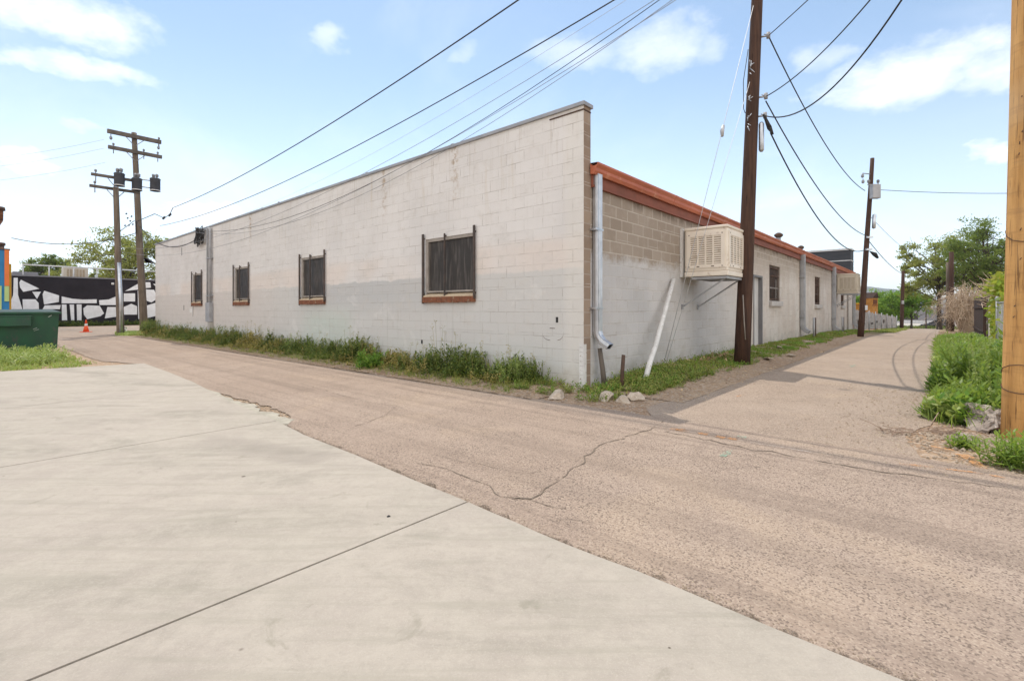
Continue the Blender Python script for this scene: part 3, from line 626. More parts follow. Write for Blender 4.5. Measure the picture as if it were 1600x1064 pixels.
def downspout(a, w, d, zt, zb, mat, gap=.02, out=.22):
    m = MB(); sec = [(a, -gap), (a + w * .18, -gap - .006), (a + w, -gap), (a + w + .005, -gap - d * .5), (a + w, -gap - d), (a + w * .66, -gap - d + .008), (a + w * .5, -gap - d), (a + w * .33, -gap - d + .008), (a, -gap - d), (a - .005, -gap - d * .5)]
    path = [(0, zt), (0, zb + .20), (-.02, zb + .12), (-.08, zb + .04), (-out, zb - .04)]; tan = [(0, -1), (0, -1), (-.35, -.9), (-.75, -.66), (-.8, -.6)]; rings = []; yc = -gap - d / 2
    for (oy, z), (ty, tz) in zip(path, tan):
        i = len(m.v); rings.append(i)
        for x, y in sec: m.v.append((x, yc + oy + (y - yc) * (-tz), z + (y - yc) * ty))
    n = len(sec)
    for r0, r1 in zip(rings, rings[1:]):
        for k in range(n): m.f.append((r0 + k, r1 + k, r1 + (k + 1) % n, r0 + (k + 1) % n))
    m.f.append(tuple(rings[0] + k for k in range(n)))
    o = m.build('downspout', mat, wh)
    mm = MB()
    for z in (zb + .55, zt - .9): mm.box(a - .06, a + w + .03, -gap - d - .004, -.002, z, z + .03)
    split(mm, 'strap', mat, o)
    # dark mouth
    m2 = MB(); r = rings[-1]; m2.poly([Vector(m.v[r + k]) + Vector((0, .012, .008)) for k in range(n)]); m2.build('mouth', M['black'], o)
downspout(.235, .125, .10, EAVE - .12, .70, M['galv'])
downspout(15.5, .22, .15, EAVE - .12, .38, M['galv_dull']); downspout(23.0, .24, .15, EAVE - .12, .22, M['galv_dull']); downspout(LEN - .22, .18, .14, EAVE - .12, .2, M['galv_dull'])
a0, a1, z0, z1 = RW[0][:4]
m = MB(); m.box(a0 + .07, a1 - .07, .10, .145, 0.0, z1 - .06); d = m.build('door', M['door'], wh)
m = MB(); m.box(a0 + .14, a0 + .17, .06, .10, 1.0, 1.16); m.tube([(a0 + .155, .10, 1.02), (a0 + .155, .04, 1.02), (a0 + .26, .04, 1.02)], .012, 6); m.build('handle', M['galv'], d)
m = MB(); m.box(a0, a0 + .07, -.012, .149, -.02, z1); m.box(a1 - .07, a1, -.012, .149, -.02, z1); m.box(a0 + .07, a1 - .07, -.012, .149, z1 - .06, z1); m.build('door_frame', M['door_frame'], wh)
for i, (a0, a1, z0, z1) in enumerate(RW[1:]):
    m = MB(); w = .05; m.box(a0, a0 + w, .06, .12, z0, z1); m.box(a1 - w, a1, .06, .12, z0, z1); m.box(a0 + w, a1 - w, .06, .12, z0, z0 + w); m.box(a0 + w, a1 - w, .06, .12, z1 - w, z1); fr = m.build('window', M['frame'], wh)
    m = MB(); m.box(a0 + w, a1 - w, .085, .1, z0 + w, z1 - w); m.build('pane', M['glass'], fr)
    m = MB(); n = 9
    for k in range(n): x = a0 + .06 + (a1 - a0 - .12) * k / (n - 1); m.tube([(x, .04, z0 + .02), (x, .04, z1 - .02)], .011, 5)
    for z in (z0 + .08, (z0 + z1) / 2 + .25, z1 - .08): m.box(a0 + .02, a1 - .02, .03, .052, z - .018, z + .018)
    split(m, 'bar', M['rust'], fr)
    m = MB(); zz = z0 + (z1 - z0) * .36; m.box(a0 + .05, a1 - .05, .055, .08, zz, zz + .045); m.box(a1 - .30, a1 - .26, .055, .08, z0 + .05, z1 - .45); split(m, 'sash_bar', M['white_paint'], fr)
    m = MB(); m.box(a0 - .06, a1 + .06, -.09, .02, z0 - .17, z0 - .004); m.build('sill', M['sill_grey'], fr, bevel=.015)
m = MB(); m.box(28.4, 28.75, -.06, 0, -.6, EAVE - .33); m.build('pilaster', M['frame'], wh)
m = MB(); m.box(LEN - 1.4, LEN + .3, -.35, -.004, -.6, -.02); m.build('concrete_step', M['stone_base'], wh, bevel=.02)
# corner guard: perforated white angle iron
m = MB(); m.box(-.014, -.002, .0, .075, -.05, .70); m.box(-.014, .060, -.014, -.002, -.05, .70); g = m.build('corner_guard', M['white_paint'], wh)
m = MB()
for k in range(9):
    z = .07 + k * .072
    for y in (.022, .055): m.box(-.0155, -.0135, y - .004, y + .004, z, z + .008)
split(m, 'guard_hole', M['rust'], g)
def vent(a, b, z0, z1, r):
    m = MB(); m.tube([(a, b, z0), (a, b, z1)], r, 12); o = m.build('vent_pipe', M['galv_dull'], wh)
    m = MB(); m.tube([(a, b, z1 - .02), (a, b, z1 + .05), (a, b, z1 + .12), (a, b, z1 + .2)], [r * 1.2, r * 1.9, r * 1.9, r * .8], 12); m.build('vent_cap', M['rust'], o)
vb = 1.6; va = A_of(1216.5, vb); vent(va, vb, EAVE, Z_of(364, va, vb) - .2, .1)
vb = 2.2; va = A_of(1251.5, vb); vent(va, vb, EAVE, Z_of(386, va, vb) - .12, .09)
# cooler: hangs on the wall by two struts, a thing of its own
def cooler(a0, a1, b1, z0, z1, label, mat):
    r = empty('evaporative_cooler', ab((a0 + a1) / 2, -.5, z0), label, 'air cooler', 'evaporative coolers on the alley wall', ANG)
    w, dn, h = (a1 - a0) / 2, -(b1 + .5), z1 - z0; bk = .40     # local: x along wall, y=-dn towards the alley
    m = MB(); m.box(-w, w, -dn, bk, .10, h - .06); hs = m.build('housing', mat, r, bevel=.025)
    m = MB(); m.box(-w - .015, w + .015, -dn - .015, bk + .01, h - .062, h); m.build('lid', mat, r, bevel=.02)
    m = MB(); m.box(-w - .01, w + .01, -dn - .01, bk + .005, 0.0, .098); m.build('water_pan', mat, r, bevel=.012)
    def louver(face):
        P = (lambda u, z, d: Vector((-w - d, u, z))) if face == 'end' else (lambda u, z, d: Vector((u, -dn - d, z)))
        u0, u1 = (-dn + .05, bk - .05) if face == 'end' else (-w + .05, w - .05); zb, ztop = .17, h - .13
        def bx(m, ua, ub, za, zb_, d0, d1):
            pts = [P(u, z, d) for d in (d0, d1) for z in (za, zb_) for u in (ua, ub)]; i = len(m.v); m.v += [tuple(p) for p in pts]
            m.f += [tuple(i + k for k in q) for q in ((0, 1, 3, 2), (4, 6, 7, 5), (0, 4, 5, 1), (2, 3, 7, 6), (0, 2, 6, 4), (1, 5, 7, 3))]
        m = MB(); e = .075; bx(m, u0, u1, zb, zb + e, .002, .022); bx(m, u0, u1, ztop - e, ztop, .002, .022); bx(m, u0, u0 + e, zb + e, ztop - e, .002, .022); bx(m, u1 - e, u1, zb + e, ztop - e, .002, .022)
        iw = u1 - u0 - 2 * e; nc = 4
        for k in range(1, nc): c = u0 + e + iw * k / nc; bx(m, c - .016, c + .016, zb + e, ztop - e, .002, .020)
        for k in range(nc):
            ua, ub = u0 + e + iw * k / nc, u0 + e + iw * (k + 1) / nc; n = 13
            for q in range(n):
                z = zb + e + (ztop - zb - 2 * e) * (q + .3) / n; pts = [P(ua, z + .026, .004), P(ub, z + .026, .004), P(ub, z, .016), P(ua, z, .016)]; m.poly(pts)
        pn = m.build('louver_panel', mat, r)
        m = MB(); bx(m, u0 + e, u1 - e, zb + e, ztop - e, .0015, .003); m.build('cooling_pad', M['pad'], pn)
        m = MB()
        for uu, z in ((u0 + .05, zb + .03), (u0 + .24, zb + .03), (u1 - .24, zb + .03), (u1 - .05, zb + .03), (u0 + .05, ztop - .035), (u1 - .05, ztop - .035)): bx(m, uu - (.028 if abs(uu - (u0 + u1) / 2) < (u1 - u0) / 2 - .1 else .01), uu + (.028 if abs(uu - (u0 + u1) / 2) < (u1 - u0) / 2 - .1 else .01), z - .009, z + .009, .022, .026)
        split(m, 'clip', M['rust'], pn)
    louver('end'); louver('side')
    m = MB(); m.box(-w + .1, w - .1, bk + .006, .497, .12, h - .02); m.build('duct', M['frame'], r)
    m = MB(); m.box(-w - .02, w + .06, .445, .496, -.0, h - .0); m.build('back_plate', M['white_paint'], r)
    m = MB(); m.box(-w, w, -dn + .01, -dn + .05, -.06, -.012); m.box(-w, w, bk - .2, bk - .16, -.06, -.012)
    for k in range(18): x = -w + .03 + k * (2 * w - .06) / 17; m.box(x - .012, x + .012, -dn + .052, bk - .202, -.045, -.012)
    m.box(-w, -w + .035, -dn + .05, bk - .2, -.062, -.013); m.box(w - .035, w, -dn + .05, bk - .2, -.062, -.013); m.build('shelf', M['galv_dull'], r)
    for x in (-w + .08, w - .08):
        m = MB(); m.tube([(x, -dn + .09, -.065), (x, .46, -.62)], .022, 4, smooth=False); m.box(x - .03, x + .03, .47, .497, -.69, -.58); m.build('strut', M['galv_dull'], r)
    return r
cooler(3.75, 4.81, -.975, 1.93, 2.96, 'large cream louvred cooler on struts beside the dark pole, nearest the corner', M['cooler'])
ac2 = 23.9; cooler(ac2, ac2 + 1.05, -1.0, Z_of(458.5, ac2, -.9), Z_of(458.5, ac2, -.9) + 1.03, 'weathered beige louvred cooler at the far end of the alley wall, behind the leaning pole', M['cooler_far'])
# taller dark building adjoining at the end of the alley wall
db = empty('dark_building', ab(LEN + .4, .15), 'charcoal building with pale trim rising behind the end of the red gutter', 'building', rz=ANG)
m = MB(); m.box(0, 1.3, 0, 16, 3.1, 5.05); m.build('upper_wall', M['dark_siding'], db); m = MB(); m.box(.02, 1.3, .03, 16, -1.5, 3.098); m.build('lower_wall', M['pale_wall'], db)
m = MB(); m.box(-.05, 1.35, -.05, 16, 5.052, 5.16); m.box(-.03, 1.3, -.03, -.002, 4.35, 4.41); m.box(-.03, -.002, -.002, 16, 4.35, 4.41); m.build('trim', M['trim_white'], db)
# ------------------------------------------------------------------ posts, pipe and rocks at the corner
def solid(name, m, mat, label, cat, loc, group=None, **k): return tag(m.build(name, mat, loc=tuple(loc), **k), label, cat, group)
m = MB(); p0, p1 = G(936, 611), G(921, 545); b0 = ab(.36, -.16, 0); m.tube([b0, b0 + Vector((-.03, .02, .3)), b0 + Vector((-.07, .05, .62))], [.045, .042, .036], 7); solid('wooden_stake', m, M['grey_wood'], 'leaning weathered stake tight against the bare corner under the shiny downspout', 'stake', b0, 'old stakes under the downspout')
b0 = ab(.44, -.42, 0); m = MB(); m.tube([b0 - Vector((0, 0, .05)), b0 + Vector((.01, 0, .28)), b0 + Vector((.03, .01, .53))], [.034, .032, .030], 7); solid('wooden_stake', m, M['rust'], 'upright rusty stake standing below the open mouth of the corner downspout', 'stake', b0, 'old stakes under the downspout')
b0 = ab(1.0, -.50, .05); m = MB(); m.tube([b0 + Vector((0, 0, -.12)), b0.lerp(ab(1.9, -.3, .55), .5) + Vector((.01, 0, .03)), ab(1.9, -.3, .57), ab(2.5, -.19, 1.12), ab(3.27, -.06, 1.86)], [.046, .048, .047, .044, .040], 10); solid('bent_pipe', m, M['white_paint'], 'bent white pipe leaning on the alley wall left of the cooler', 'pipe', b0)
for a, b, lab in ((15.9, -.42, 'pair of short steel guard posts by the downspout right of the first barred window'), (23.4, -.42, 'pair of short steel guard posts by the downspout before the far cooler')):
    r = empty('guard_post', ab(a, b, bank(a, b)), lab, 'guard post', 'guard posts along the alley wall', ANG)
    for x in (0, .26):
        m = MB(); m.tube([(x, 0, -.1), (x, 0, .78)], .04, 8); m.build('post', M['rust'] if x else M['galv_dull'], r)
def rock(p, sx, sy, sz, label, mat, group, rz=0, name='rock', seed=0, rough=.09, sub=4):
    bm = bmesh.new(); bmesh.ops.create_icosphere(bm, subdivisions=sub, radius=1)
    rs = random.Random(seed); pl = [(Vector((rs.uniform(-1, 1), rs.uniform(-1, 1), rs.uniform(-.5, 1))).normalized(), rs.uniform(.38, .72)) for _ in range(8)] + [(Vector((rs.uniform(-.25, .25), rs.uniform(-.25, .25), 1)).normalized(), .5)]
    for v in bm.verts:
        for n, d in pl:
            e = v.co.dot(n) - d
            if e > 0: v.co -= n * e
        v.co += v.co.normalized() * (rough * nz(v.co.x * 3 + seed, v.co.y * 3, v.co.z * 3) + rough * .6 * nz(v.co.x * 9 + seed, v.co.y * 9, v.co.z * 9))
        v.co.x *= sx; v.co.y *= sy; v.co.z *= sz
    me = bpy.data.meshes.new(name); bm.to_mesh(me); bm.free(); me.materials.append(mat)
    o = bpy.data.objects.new(name, me); col.objects.link(o); o.location = (p.x, p.y, p.z + sz * .30); o.rotation_euler = (rs.uniform(-.2, .2), rs.uniform(-.2, .2), rz); return tag(o, label, 'rock', group)
gr = 'broken concrete rocks at the building corner'
for px, py, s, lab, sd in ((867, 623, (.17, .13, .09), 'flat pale rock lying alone on the roadside, leftmost at the corner', 1), (886, 607, (.15, .10, .07), 'long low rock among weeds against the white wall', 2), (899, 612, (.07, .09, .08), 'small upright rock just left of the white angle iron', 3),
                           (946, 624, (.19, .12, .11), 'largest tan rock directly under the downspout mouth', 5), (974, 628, (.13, .12, .10), 'angular rock in the middle of the right hand pair', 6), (990, 626, (.15, .11, .12), 'sharp tilted rock nearest the bent white pipe', 7), (927, 622, (.10, .07, .05), 'small half buried rock between angle iron and the largest rock', 8)):
    rock(G(px, py), *(x * 1.08 for x in s), lab, M['rock'], gr, sd * .9, seed=sd)
rb = G(1552, 672); rock(rb, .40, .27, .26, 'big grey chunk of rubble beside the new yellow pole', M['rubble'], None, .9, 'rubble_chunk', 14, .22, 5)
rock(G(1520, 690), .17, .12, .07, 'low crumbling lump in front of the big rubble chunk', M['rubble'], None, .3, 'rubble_chunk', 15, .25, 4)
m = MB()
for _ in range(260):
    q = G(1535, 690) + Vector((random.gauss(0, .22), random.gauss(0, .16), .01)); pebble(m, q, rnd(.01, .035))
tag(m.build('rubble_gravel', M['gravel']), 'coarse gravel spilled around the rubble chunk', 'gravel', kind='stuff')
for k, (px, py, lx, rz, lab) in enumerate(((1218, 540, .55, .4, 'pale scrap plank lying on the grass against the wall'), (1262, 530, .5, -.5, 'short pale scrap board on grass nearest the guard posts'), (1160 + 40, 556, .4, .9, 'small broken board on the grass right of the dark pole'), (1236, 549, .35, -.3, 'scrap of board at the asphalt edge below the barred window'))):
    p = G(px, py + 10); a, b = to_ab(p); a, b = min(a, 22), max(min(b, -.3), -1.3); p = ab(a, b, bank(a, b) + .05); m = MB(); m.box(-lx / 2, lx / 2, -.06, .06, -.015, .015); o = m.build('scrap_board', M['plank'], bevel=.003); o.location = p; o.rotation_euler = (.15, .1, ANG + rz * .6); tag(o, lab, 'board', 'scrap boards in the grass')
# white paper scrap by the left poles, twig litter on the road
m = MB(); p = G(197, 520)
for k in range(7): q = p + Vector((rnd(-.2, .2), rnd(-.1, .1), .15 + rnd(-.12, .12))); m.poly([q + rdir() * .16 for _ in range(4)])
solid('paper_litter', m, M['mural_white'], 'crumpled white litter at the foot of the two left poles', 'litter', p)
m = MB(); p = G(607, 814) + Vector((0, 0, .028)); pebble(m, p, .018); solid('pebble', m, M['black'], 'small dark lump on the pale concrete drive', 'pebble', p)
p = G(1434, 678); m = MB(); random.seed(21)
for k in range(26):
    q = p + Vector((rnd(-.35, .3), rnd(-.12, .12), .015)); d = Vector((rnd(-1, 1), rnd(-.4, .4), rnd(0, .15))).normalized(); m.tube([q, q + d * .1 + Vector((0, 0, .01)), q + d * .22], .004, 4)
solid('twig_litter', m, M['twig_dark'], 'scatter of dead twigs on the alley in front of the green weeds', 'twigs', p)
# ------------------------------------------------------------------ utility poles
def taper(m, p0, p1, r0, r1, n=14, segs=8):
    pts = []; rr = []
    for k in range(segs + 1):
        t = k / segs; q = p0.lerp(p1, t); pts.append(q + Vector((.012 * nz(t * 3, 1), .012 * nz(t * 3, 5), 0)) * (0 if k in (0, segs) else 1)); rr.append(r0 + (r1 - r0) * t)
    m.tube(pts, rr, n)
def insulator(m, p, up=1, s=1.0):
    m.tube([p, p + Vector((0, 0, .05 * s * up)), p + Vector((0, 0, .07 * s * up)), p + Vector((0, 0, .12 * s * up)), p + Vector((0, 0, .14 * s * up)), p + Vector((0, 0, .2 * s * up))], [.02 * s, .02 * s, .06 * s, .05 * s, .07 * s, .03 * s], 8)
def bracket(r, p, d, L=.22):
    m = MB(); m.tube([p, p + d * L], .018, 6); m.tube([p + d * L - Vector((0, 0, .05)), p + d * L + Vector((0, 0, .07))], .04, 8); m.tube([p + d * (L * .4) + Vector((0, 0, .05)), p + d * L], .012, 5); m.build('wire_bracket', M['galv_dull'], r)
# dark leaning pole beside the near cooler
P1 = Vector((4.98, 10.55, .10)); T1 = P1 + Vector((.45, .12, 9.4))
def on1(z): return P1.lerp(T1, (z - P1.z) / (T1.z - P1.z))
r1 = empty('utility_pole', P1, 'tall dark brown pole beside the near cooler, running out of the top of the picture', 'utility pole')
m = MB(); taper(m, Vector((0, 0, -.15)), T1 - P1, .165, .105); m.build('pole', M['dark_pole'], r1)
m = MB(); m.tube([Vector((-.06, -.19, 1.45)), Vector((-.04, -.2, .9)), Vector((-.01, -.2, .5))], .012, 5); m.build('guard_wire', M['frame'], r1)
d1 = Vector((.95, -.3, 0)).normalized()
HZ = {k: EYE + (HY - y) * 10.6 / F for k, y in (('a', 58), ('b', 153), ('c', 183))}
for k in HZ: bracket(r1, on1(HZ[k]) - P1 + d1 * .12, d1, .14)
m = MB(); q = on1(5.12) - P1 + d1 * .2; m.tube([q + Vector((0, 0, .18)), q + Vector((0, 0, .14)), q - Vector((0, 0, .42)), q - Vector((0, 0, .46))], [.03, .055, .055, .03], 10); m.build('cable_closure', M['galv'], r1)
m = MB(); q = on1(5.2) - P1 + d1 * .2; m.tube([q + Vector((.02, -.05, .25)), q + Vector((.13, -.08, -.05))], [.02, .05], 8); m.tube([q + Vector((.13, -.08, -.05)), q + Vector((.2, -.1, -.2))], [.05, .015], 8); m.build('dead_end_grip', M['wire'], r1)
m = MB()
for z, s in ((6.5, 1), (5.85, 1), (5.3, 1), (6.45, .8)):
    for k in range(5): q = on1(z + rnd(-.1, .1)) - P1 + Vector((-.13, -.10, 0)); m.tube([q, q + Vector((rnd(-.04, .08), -.05, rnd(-.14, .14)))], .007, 4)
split(m, 'staple', M['galv'], r1)
m = MB(); m.tube([on1(6.9) - P1 + Vector((-.16, -.04, 0)), on1(6.2) - P1 + Vector((-.24, -.05, 0)), on1(5.6) - P1 + Vector((-.21, -.05, 0)), on1(5.5) - P1 + Vector((-.17, -.05, 0))], .008, 5); m.build('ground_wire', M['wire'], r1)
m = MB(); st = ab(4.95, -.62, .1); solid('steel_stake', (m.box(0, 0, 0, 0, 0, 0) or m) if 0 else (m.tube([st + Vector((.29, .1, 0)), st + Vector((.26, .1, .62))], .03, 6) or m), M['rust'], 'rusty steel stake behind the foot of the tall dark pole', 'stake', st + Vector((.29, .1, 0)))
# new yellow pole, right edge
P0 = Vector((4.87, 4.62, 0)); T0 = P0 + Vector((.22, .03, 9.2))
r0 = empty('utility_pole', P0, 'new yellow tan pole cut by the right edge of the picture', 'utility pole')
m = MB(); taper(m, Vector((0, 0, -.3)), T0 - P0, .172, .125, 22, 10); m.build('pole', M['tan_pole'], r0)
m = MB()
for z, tl in ((.52, .06), (.63, -.10), (2.02, .14)):
    rr = .173 - z * .005; m.tube([Vector((rr * math.cos(t * .45) + .22 * z / 9.2, rr * math.sin(t * .45), z + tl * math.sin(t * .45 + 1))) for t in range(15)], .004, 5)
split(m, 'tie_wire', M['rust'], r0)
m = MB(); m.box(-.155, -.05, -.172, -.150, 1.52, 1.60); m.build('pole_tag', M['galv'], r0)
m = MB(); random.seed(40)
for k in range(26):
    an = rnd(3.2, 5.2); z = rnd(.6, 4.2); rr = .171 - z * .005; q = Vector((rr * math.cos(an) + .22 * z / 9.2, rr * math.sin(an), z)); m.tube([q, q + Vector((rnd(-.01, .01), -.008, rnd(.012, .03)))], .0035, 4)
tag(m.build('staple', M['rust'], r0), kind='stuff')
def on0(z): return P0.lerp(T0, z / 9.2)
for z in (6.2, 6.7, 6.85, 7.9): bracket(r0, on0(z) - P0 + Vector((0, .13, 0)), Vector((0, 1, 0)), .12)
# leaning pole at the far cooler
P2 = Vector((15.62, 21.82, -.01)); T2 = P2 + Vector((.62, .1, 8.05))
def on2(z): return P2.lerp(T2, (z - P2.z) / (T2.z - P2.z))
r2 = empty('utility_pole', P2, 'leaning dark pole with grey transformer box, standing before the pale slat fence', 'utility pole')
m = MB(); taper(m, Vector((0, 0, -.2)), T2 - P2, .128, .078); m.build('pole', M['dark_pole'], r2)
q = on2(6.35) - P2; m = MB(); m.box(q.x - .17, q.x + .19, -.34, -.12, q.z - .2, q.z + .42); m.build('terminal_box', M['galv_dull'], r2, bevel=.02)
m = MB(); m.box(q.x - .24, q.x + .26, -.14, -.10, q.z + .42, q.z + .47); insulator(m, Vector((q.x - .2, -.12, q.z + .47))); insulator(m, Vector((q.x + .22, -.12, q.z + .47)))
m.tube([Vector((q.x - .05, 0, q.z + .95)), Vector((q.x - .42, -.05, q.z + .97))], .02, 6); insulator(m, Vector((q.x - .42, -.05, q.z + .97)), -1); insulator(m, Vector((q.x - .40, -.05, q.z + .72)), -1); m.build('cross_bracket', M['wire_grey'], r2)
q = on2(5.2) - P2; m = MB(); m.tube([Vector((q.x + .2, -.05, q.z + .3)), Vector((q.x + .2, -.05, q.z + .26)), Vector((q.x + .17, -.05, q.z - .32)), Vector((q.x + .17, -.05, q.z - .36))], [.03, .075, .075, .03], 10); m.build('arrester', M['galv'], r2)
q = on2(3.75) - P2; m = MB(); m.tube([Vector((q.x + .12, 0, q.z + .1)), Vector((q.x + .35, -.02, q.z - .05)), Vector((q.x + .48, -.03, q.z - .22))], [.012, .10, .05], 8); m.build('hanging_closure', M['black'], r2)
m = MB()
for z in (4.45, 3.9): q = on2(z) - P2; m.box(q.x - .14, q.x + .14, -.15, -.10, q.z - .03, q.z + .05)
q = on2(1.3) - P2; m.box(q.x + .02, q.x + .13, -.14, -.1, q.z - .1, q.z + .12); split(m, 'band', M['galv'], r2)
# short stub pole further down the alley
P3 = G(1408.5, 514.5); T3 = P3 + Vector((.15, 0, 0)) + Vector((0, 0, 91 * P3.y / F)); r3 = empty('utility_pole', P3, 'short thin dark pole far down the alley before the leafy green bushes', 'utility pole')
m = MB(); taper(m, Vector((0, 0, -.3)), T3 - P3, .15, .12, 10, 4); m.build('pole', M['dark_pole'], r3)
m = MB(); m.box(-.1, .1, -.17, -.14, 2.2, 2.5); split(m, 'band', M['galv_dull'], r3)
# paired grey poles at the far left
PT = G(225.5, 519); TT = PT + (at(209.5, 208, PT.y) - PT); PS = G(188.6, 523); TS = at(181, 275, PS.y)
rt = empty('utility_pole', PT, 'tallest weathered grey pole with two long crossarms at the far end of the long wall', 'utility pole'); rs_ = empty('utility_pole', PS, 'shorter weathered pole with steel pipe and transformer, left of the tallest pole', 'utility pole')
w3, u3 = W.to_3d(), U.to_3d()
def onT(z): return PT.lerp(TT, z / TT.z)
def onS(z): return PS.lerp(TS, z / TS.z)
m = MB(); taper(m, Vector((0, 0, -.3)), TT - PT, .19, .12); m.build('pole', M['grey_pole'], rt); m = MB(); taper(m, Vector((0, 0, -.3)), TS - PS - Vector((0, 0, .55)), .16, .11); m.build('pole', M['grey_pole'], rs_)
def arm(root, base, c, L, off, size, ins_dn, ins_up, s=1.0):
    c = c - base - u3 * off; rot = Matrix.Translation(c) @ Matrix.Rotation(ANG, 4, 'Z'); m = MB(); m.box(-L, L, -size * .45, size * .45, -size * .6, size * .6, rot); a = m.build('crossarm', M['grey_wood'], root, bevel=.008)
    m = MB()
    for x in ins_dn: q = c + w3 * x; m.tube([q + Vector((0, 0, -.05)), q + Vector((0, 0, -.2))], .018, 5); insulator(m, q + Vector((0, 0, -.2)), -1, 1.1)
    for x in ins_up: insulator(m, c + w3 * x + Vector((0, 0, .08)), 1, .9); m.tube([c + w3 * x + Vector((0, 0, -.3)), c + w3 * x + Vector((0, 0, .1))], .022, 5)
    split(m, 'insulator', M['wire_grey'], a)
    m = MB()
    for x in (-.55 * s, .55 * s): m.tube([c + w3 * x + Vector((0, 0, -.08)), c + u3 * (off * .3) + Vector((0, 0, -.5))], .02, 5)
    split(m, 'brace', M['galv_dull'], a)
arm(rt, PT, onT(10.55), 1.17, .17, .17, (-1.02, 1.05), (1.07,), .75); arm(rt, PT, onT(9.72), 1.17, .17, .15, (), (-.95, .35, .98), .75)
arm(rs_, PS, onS(7.62), .95, .15, .11, (), (-.78,), .6); arm(rs_, PS, onS(7.12), .98, -.15, .11, (), (-.78, .78), .6)
def transformer(root, c, rr, h, name='transformer'):
    m = MB(); m.tube([c, c + Vector((0, 0, .06)), c + Vector((0, 0, h - .05)), c + Vector((0, 0, h)), c + Vector((0, 0, h + .05))], [rr * .96, rr, rr, rr * 1.08, rr * .9], 18); o = m.build(name, M['wire_grey'] if name != 'transformer' else M['dark_siding'], root)
    m = MB(); insulator(m, c + Vector((rr * .4, 0, h + .03)), 1, 1.3); insulator(m, c + Vector((-rr * .4, 0, h + .03)), 1, 1.3); split(m, 'bushing', M['wire_grey'], o)
    m = MB(); m.tube([c + Vector((0, 0, .0)), c + Vector((0, 0, .05))], rr * 1.05, 18); m.build('rim', M['trim_white'], o); return o
cs = at(184, 294, PS.y) - PS - u3 * .36; cs.z = EYE + (HY - 293) * PS.y / F - PS.z; transformer(rs_, cs, .21, .58)
c2 = at(214, 298, PS.y + .3) - PS; transformer(rs_, c2, .21, .56)
c3 = at(242.5, 299, PT.y + .5) - PT; transformer(rt, c3, .24, .66)
m = MB(); m.tube([c3 + Vector((0, 0, .55)), onT(c3.z + .55) - PT], .03, 6); m.tube([c3 + Vector((0, 0, .15)), onT(c3.z + .15) - PT], .03, 6); split(m, 'transformer_bracket', M['galv_dull'], rt)
m = MB(); dn = (Vector((0, 0, 0)) - Vector((PS.x, PS.y, 0))).normalized(); o_ = dn * .2 + Vector((.02, 0, 0)); m.tube([o_ + Vector((0, 0, -.1)), o_ + Vector((-.02, 0, 1.7)), o_ + onS(3.55) - PS - Vector((0, 0, 3.55)) + Vector((0, 0, 3.5))], .075, 9); m.build('riser_pipe', M['galv'], rs_)
m = MB()
for k in range(5): m.box(.12 + .03 * k, .26 + .08 * k, -.2, -.1, 3.9 - .05 * k + rnd(-.05, .05), 4.02 - .05 * k)
split(m, 'terminal', M['wire'], rt)
m = MB()
for k in range(7): q = onT(6.05) - PT + Vector((-.6 + .07 * k, -.2, rnd(-.35, .35))); m.tube([q, q + Vector((.05, 0, .06))], .035, 6)
split(m, 'connector', M['wire'], rt)
# ------------------------------------------------------------------ wires
def wire(label, p0, p1, sag, r=.012, mat='wire', n=26, grp='overhead wires', drop=None):
    m = MB(); pts = []
    for k in range(n + 1): t = k / n; q = Vector(p0).lerp(Vector(p1), t); q.z -= sag * 4 * t * (1 - t); pts.append(q)
    m.tube(pts, r, 6); return tag(m.build('overhead_wire', M[mat], loc=tuple(p0)), label, 'wire', grp)
def v(z, d=(0, .25, 0)): return on0(z) + Vector(d)
sp = at(270, 325, 24.2); w1 = wire('thick black cable crossing highest in the sky toward the tallest grey pole', sp, v(7.9), .60, .015)
m = MB(); q = [sp, sp + Vector((-.15, 0, -.35)), sp + Vector((-.45, 0, -.5)), sp + Vector((-.9, 0, -.3)), onT(5.6) + Vector((0, -.2, .35)), onT(5.35) + Vector((0, -.19, 0))]; m.tube(q, .018, 5)
for p in q[1:3]: m.tube([p - Vector((.05, 0, .06)), p + Vector((.06, 0, .06))], .05, 6)
solid('drop_loop', m, M['wire'], 'sagging black drip loop joining the thick cable to the tallest grey pole', 'wire', sp, 'overhead wires')
wire('long grey cable crossing the sky just below the thick black one', at(250, 353, 25.8), v(6.8), .80, .012, 'wire'); 
hd = Vector(tuple(C + U * (bm0 + .2) - W * .45) + (zt + .02,))
wire('thin wire from the meter mast up past the parapet to the new pole', hd, v(6.8, (-.15, -.1, 0)), 1.45, .006, 'wire'); wire('second thin wire from the meter mast, running a little under the first', hd + Vector((0, 0, -.06)), v(6.72, (-.15, -.1, 0)), 1.55, .005, 'wire_grey')
wire('faint pale wire crossing the sky left of the bunch above the parapet', hd + Vector((0, 0, .05)), v(6.7, (-.15, -.1, 0)), .75, .003, 'wire_light')
wire('lowest thin grey wire running along the face of the long wall', onS(4.3), v(6.5, (-.15, -.1, 0)), 1.55, .005, 'wire_grey'); wire('second lowest thin grey wire along the face of the long wall', onS(4.1), v(6.4, (-.15, -.1, 0)), 1.75, .005, 'wire_grey')
wire('black service drop from the tallest grey pole sagging to the cable coil on the wall', onT(6.0) + Vector((0, -.18, 0)), Vector(tuple(C + U * (bm0 + .9) - W * .15) + (zt - .25,)), .75, .018)
wire('black cable passing behind the paired poles to the colourful building', onT(5.35) + Vector((0, -.19, 0)), at(18, 372, 25.0), .45, .018); wire('thin cable descending left from the tallest grey pole behind the trees', onT(6.0) + Vector((-.1, -.18, 0)), at(95, 412, 40), .25, .018)
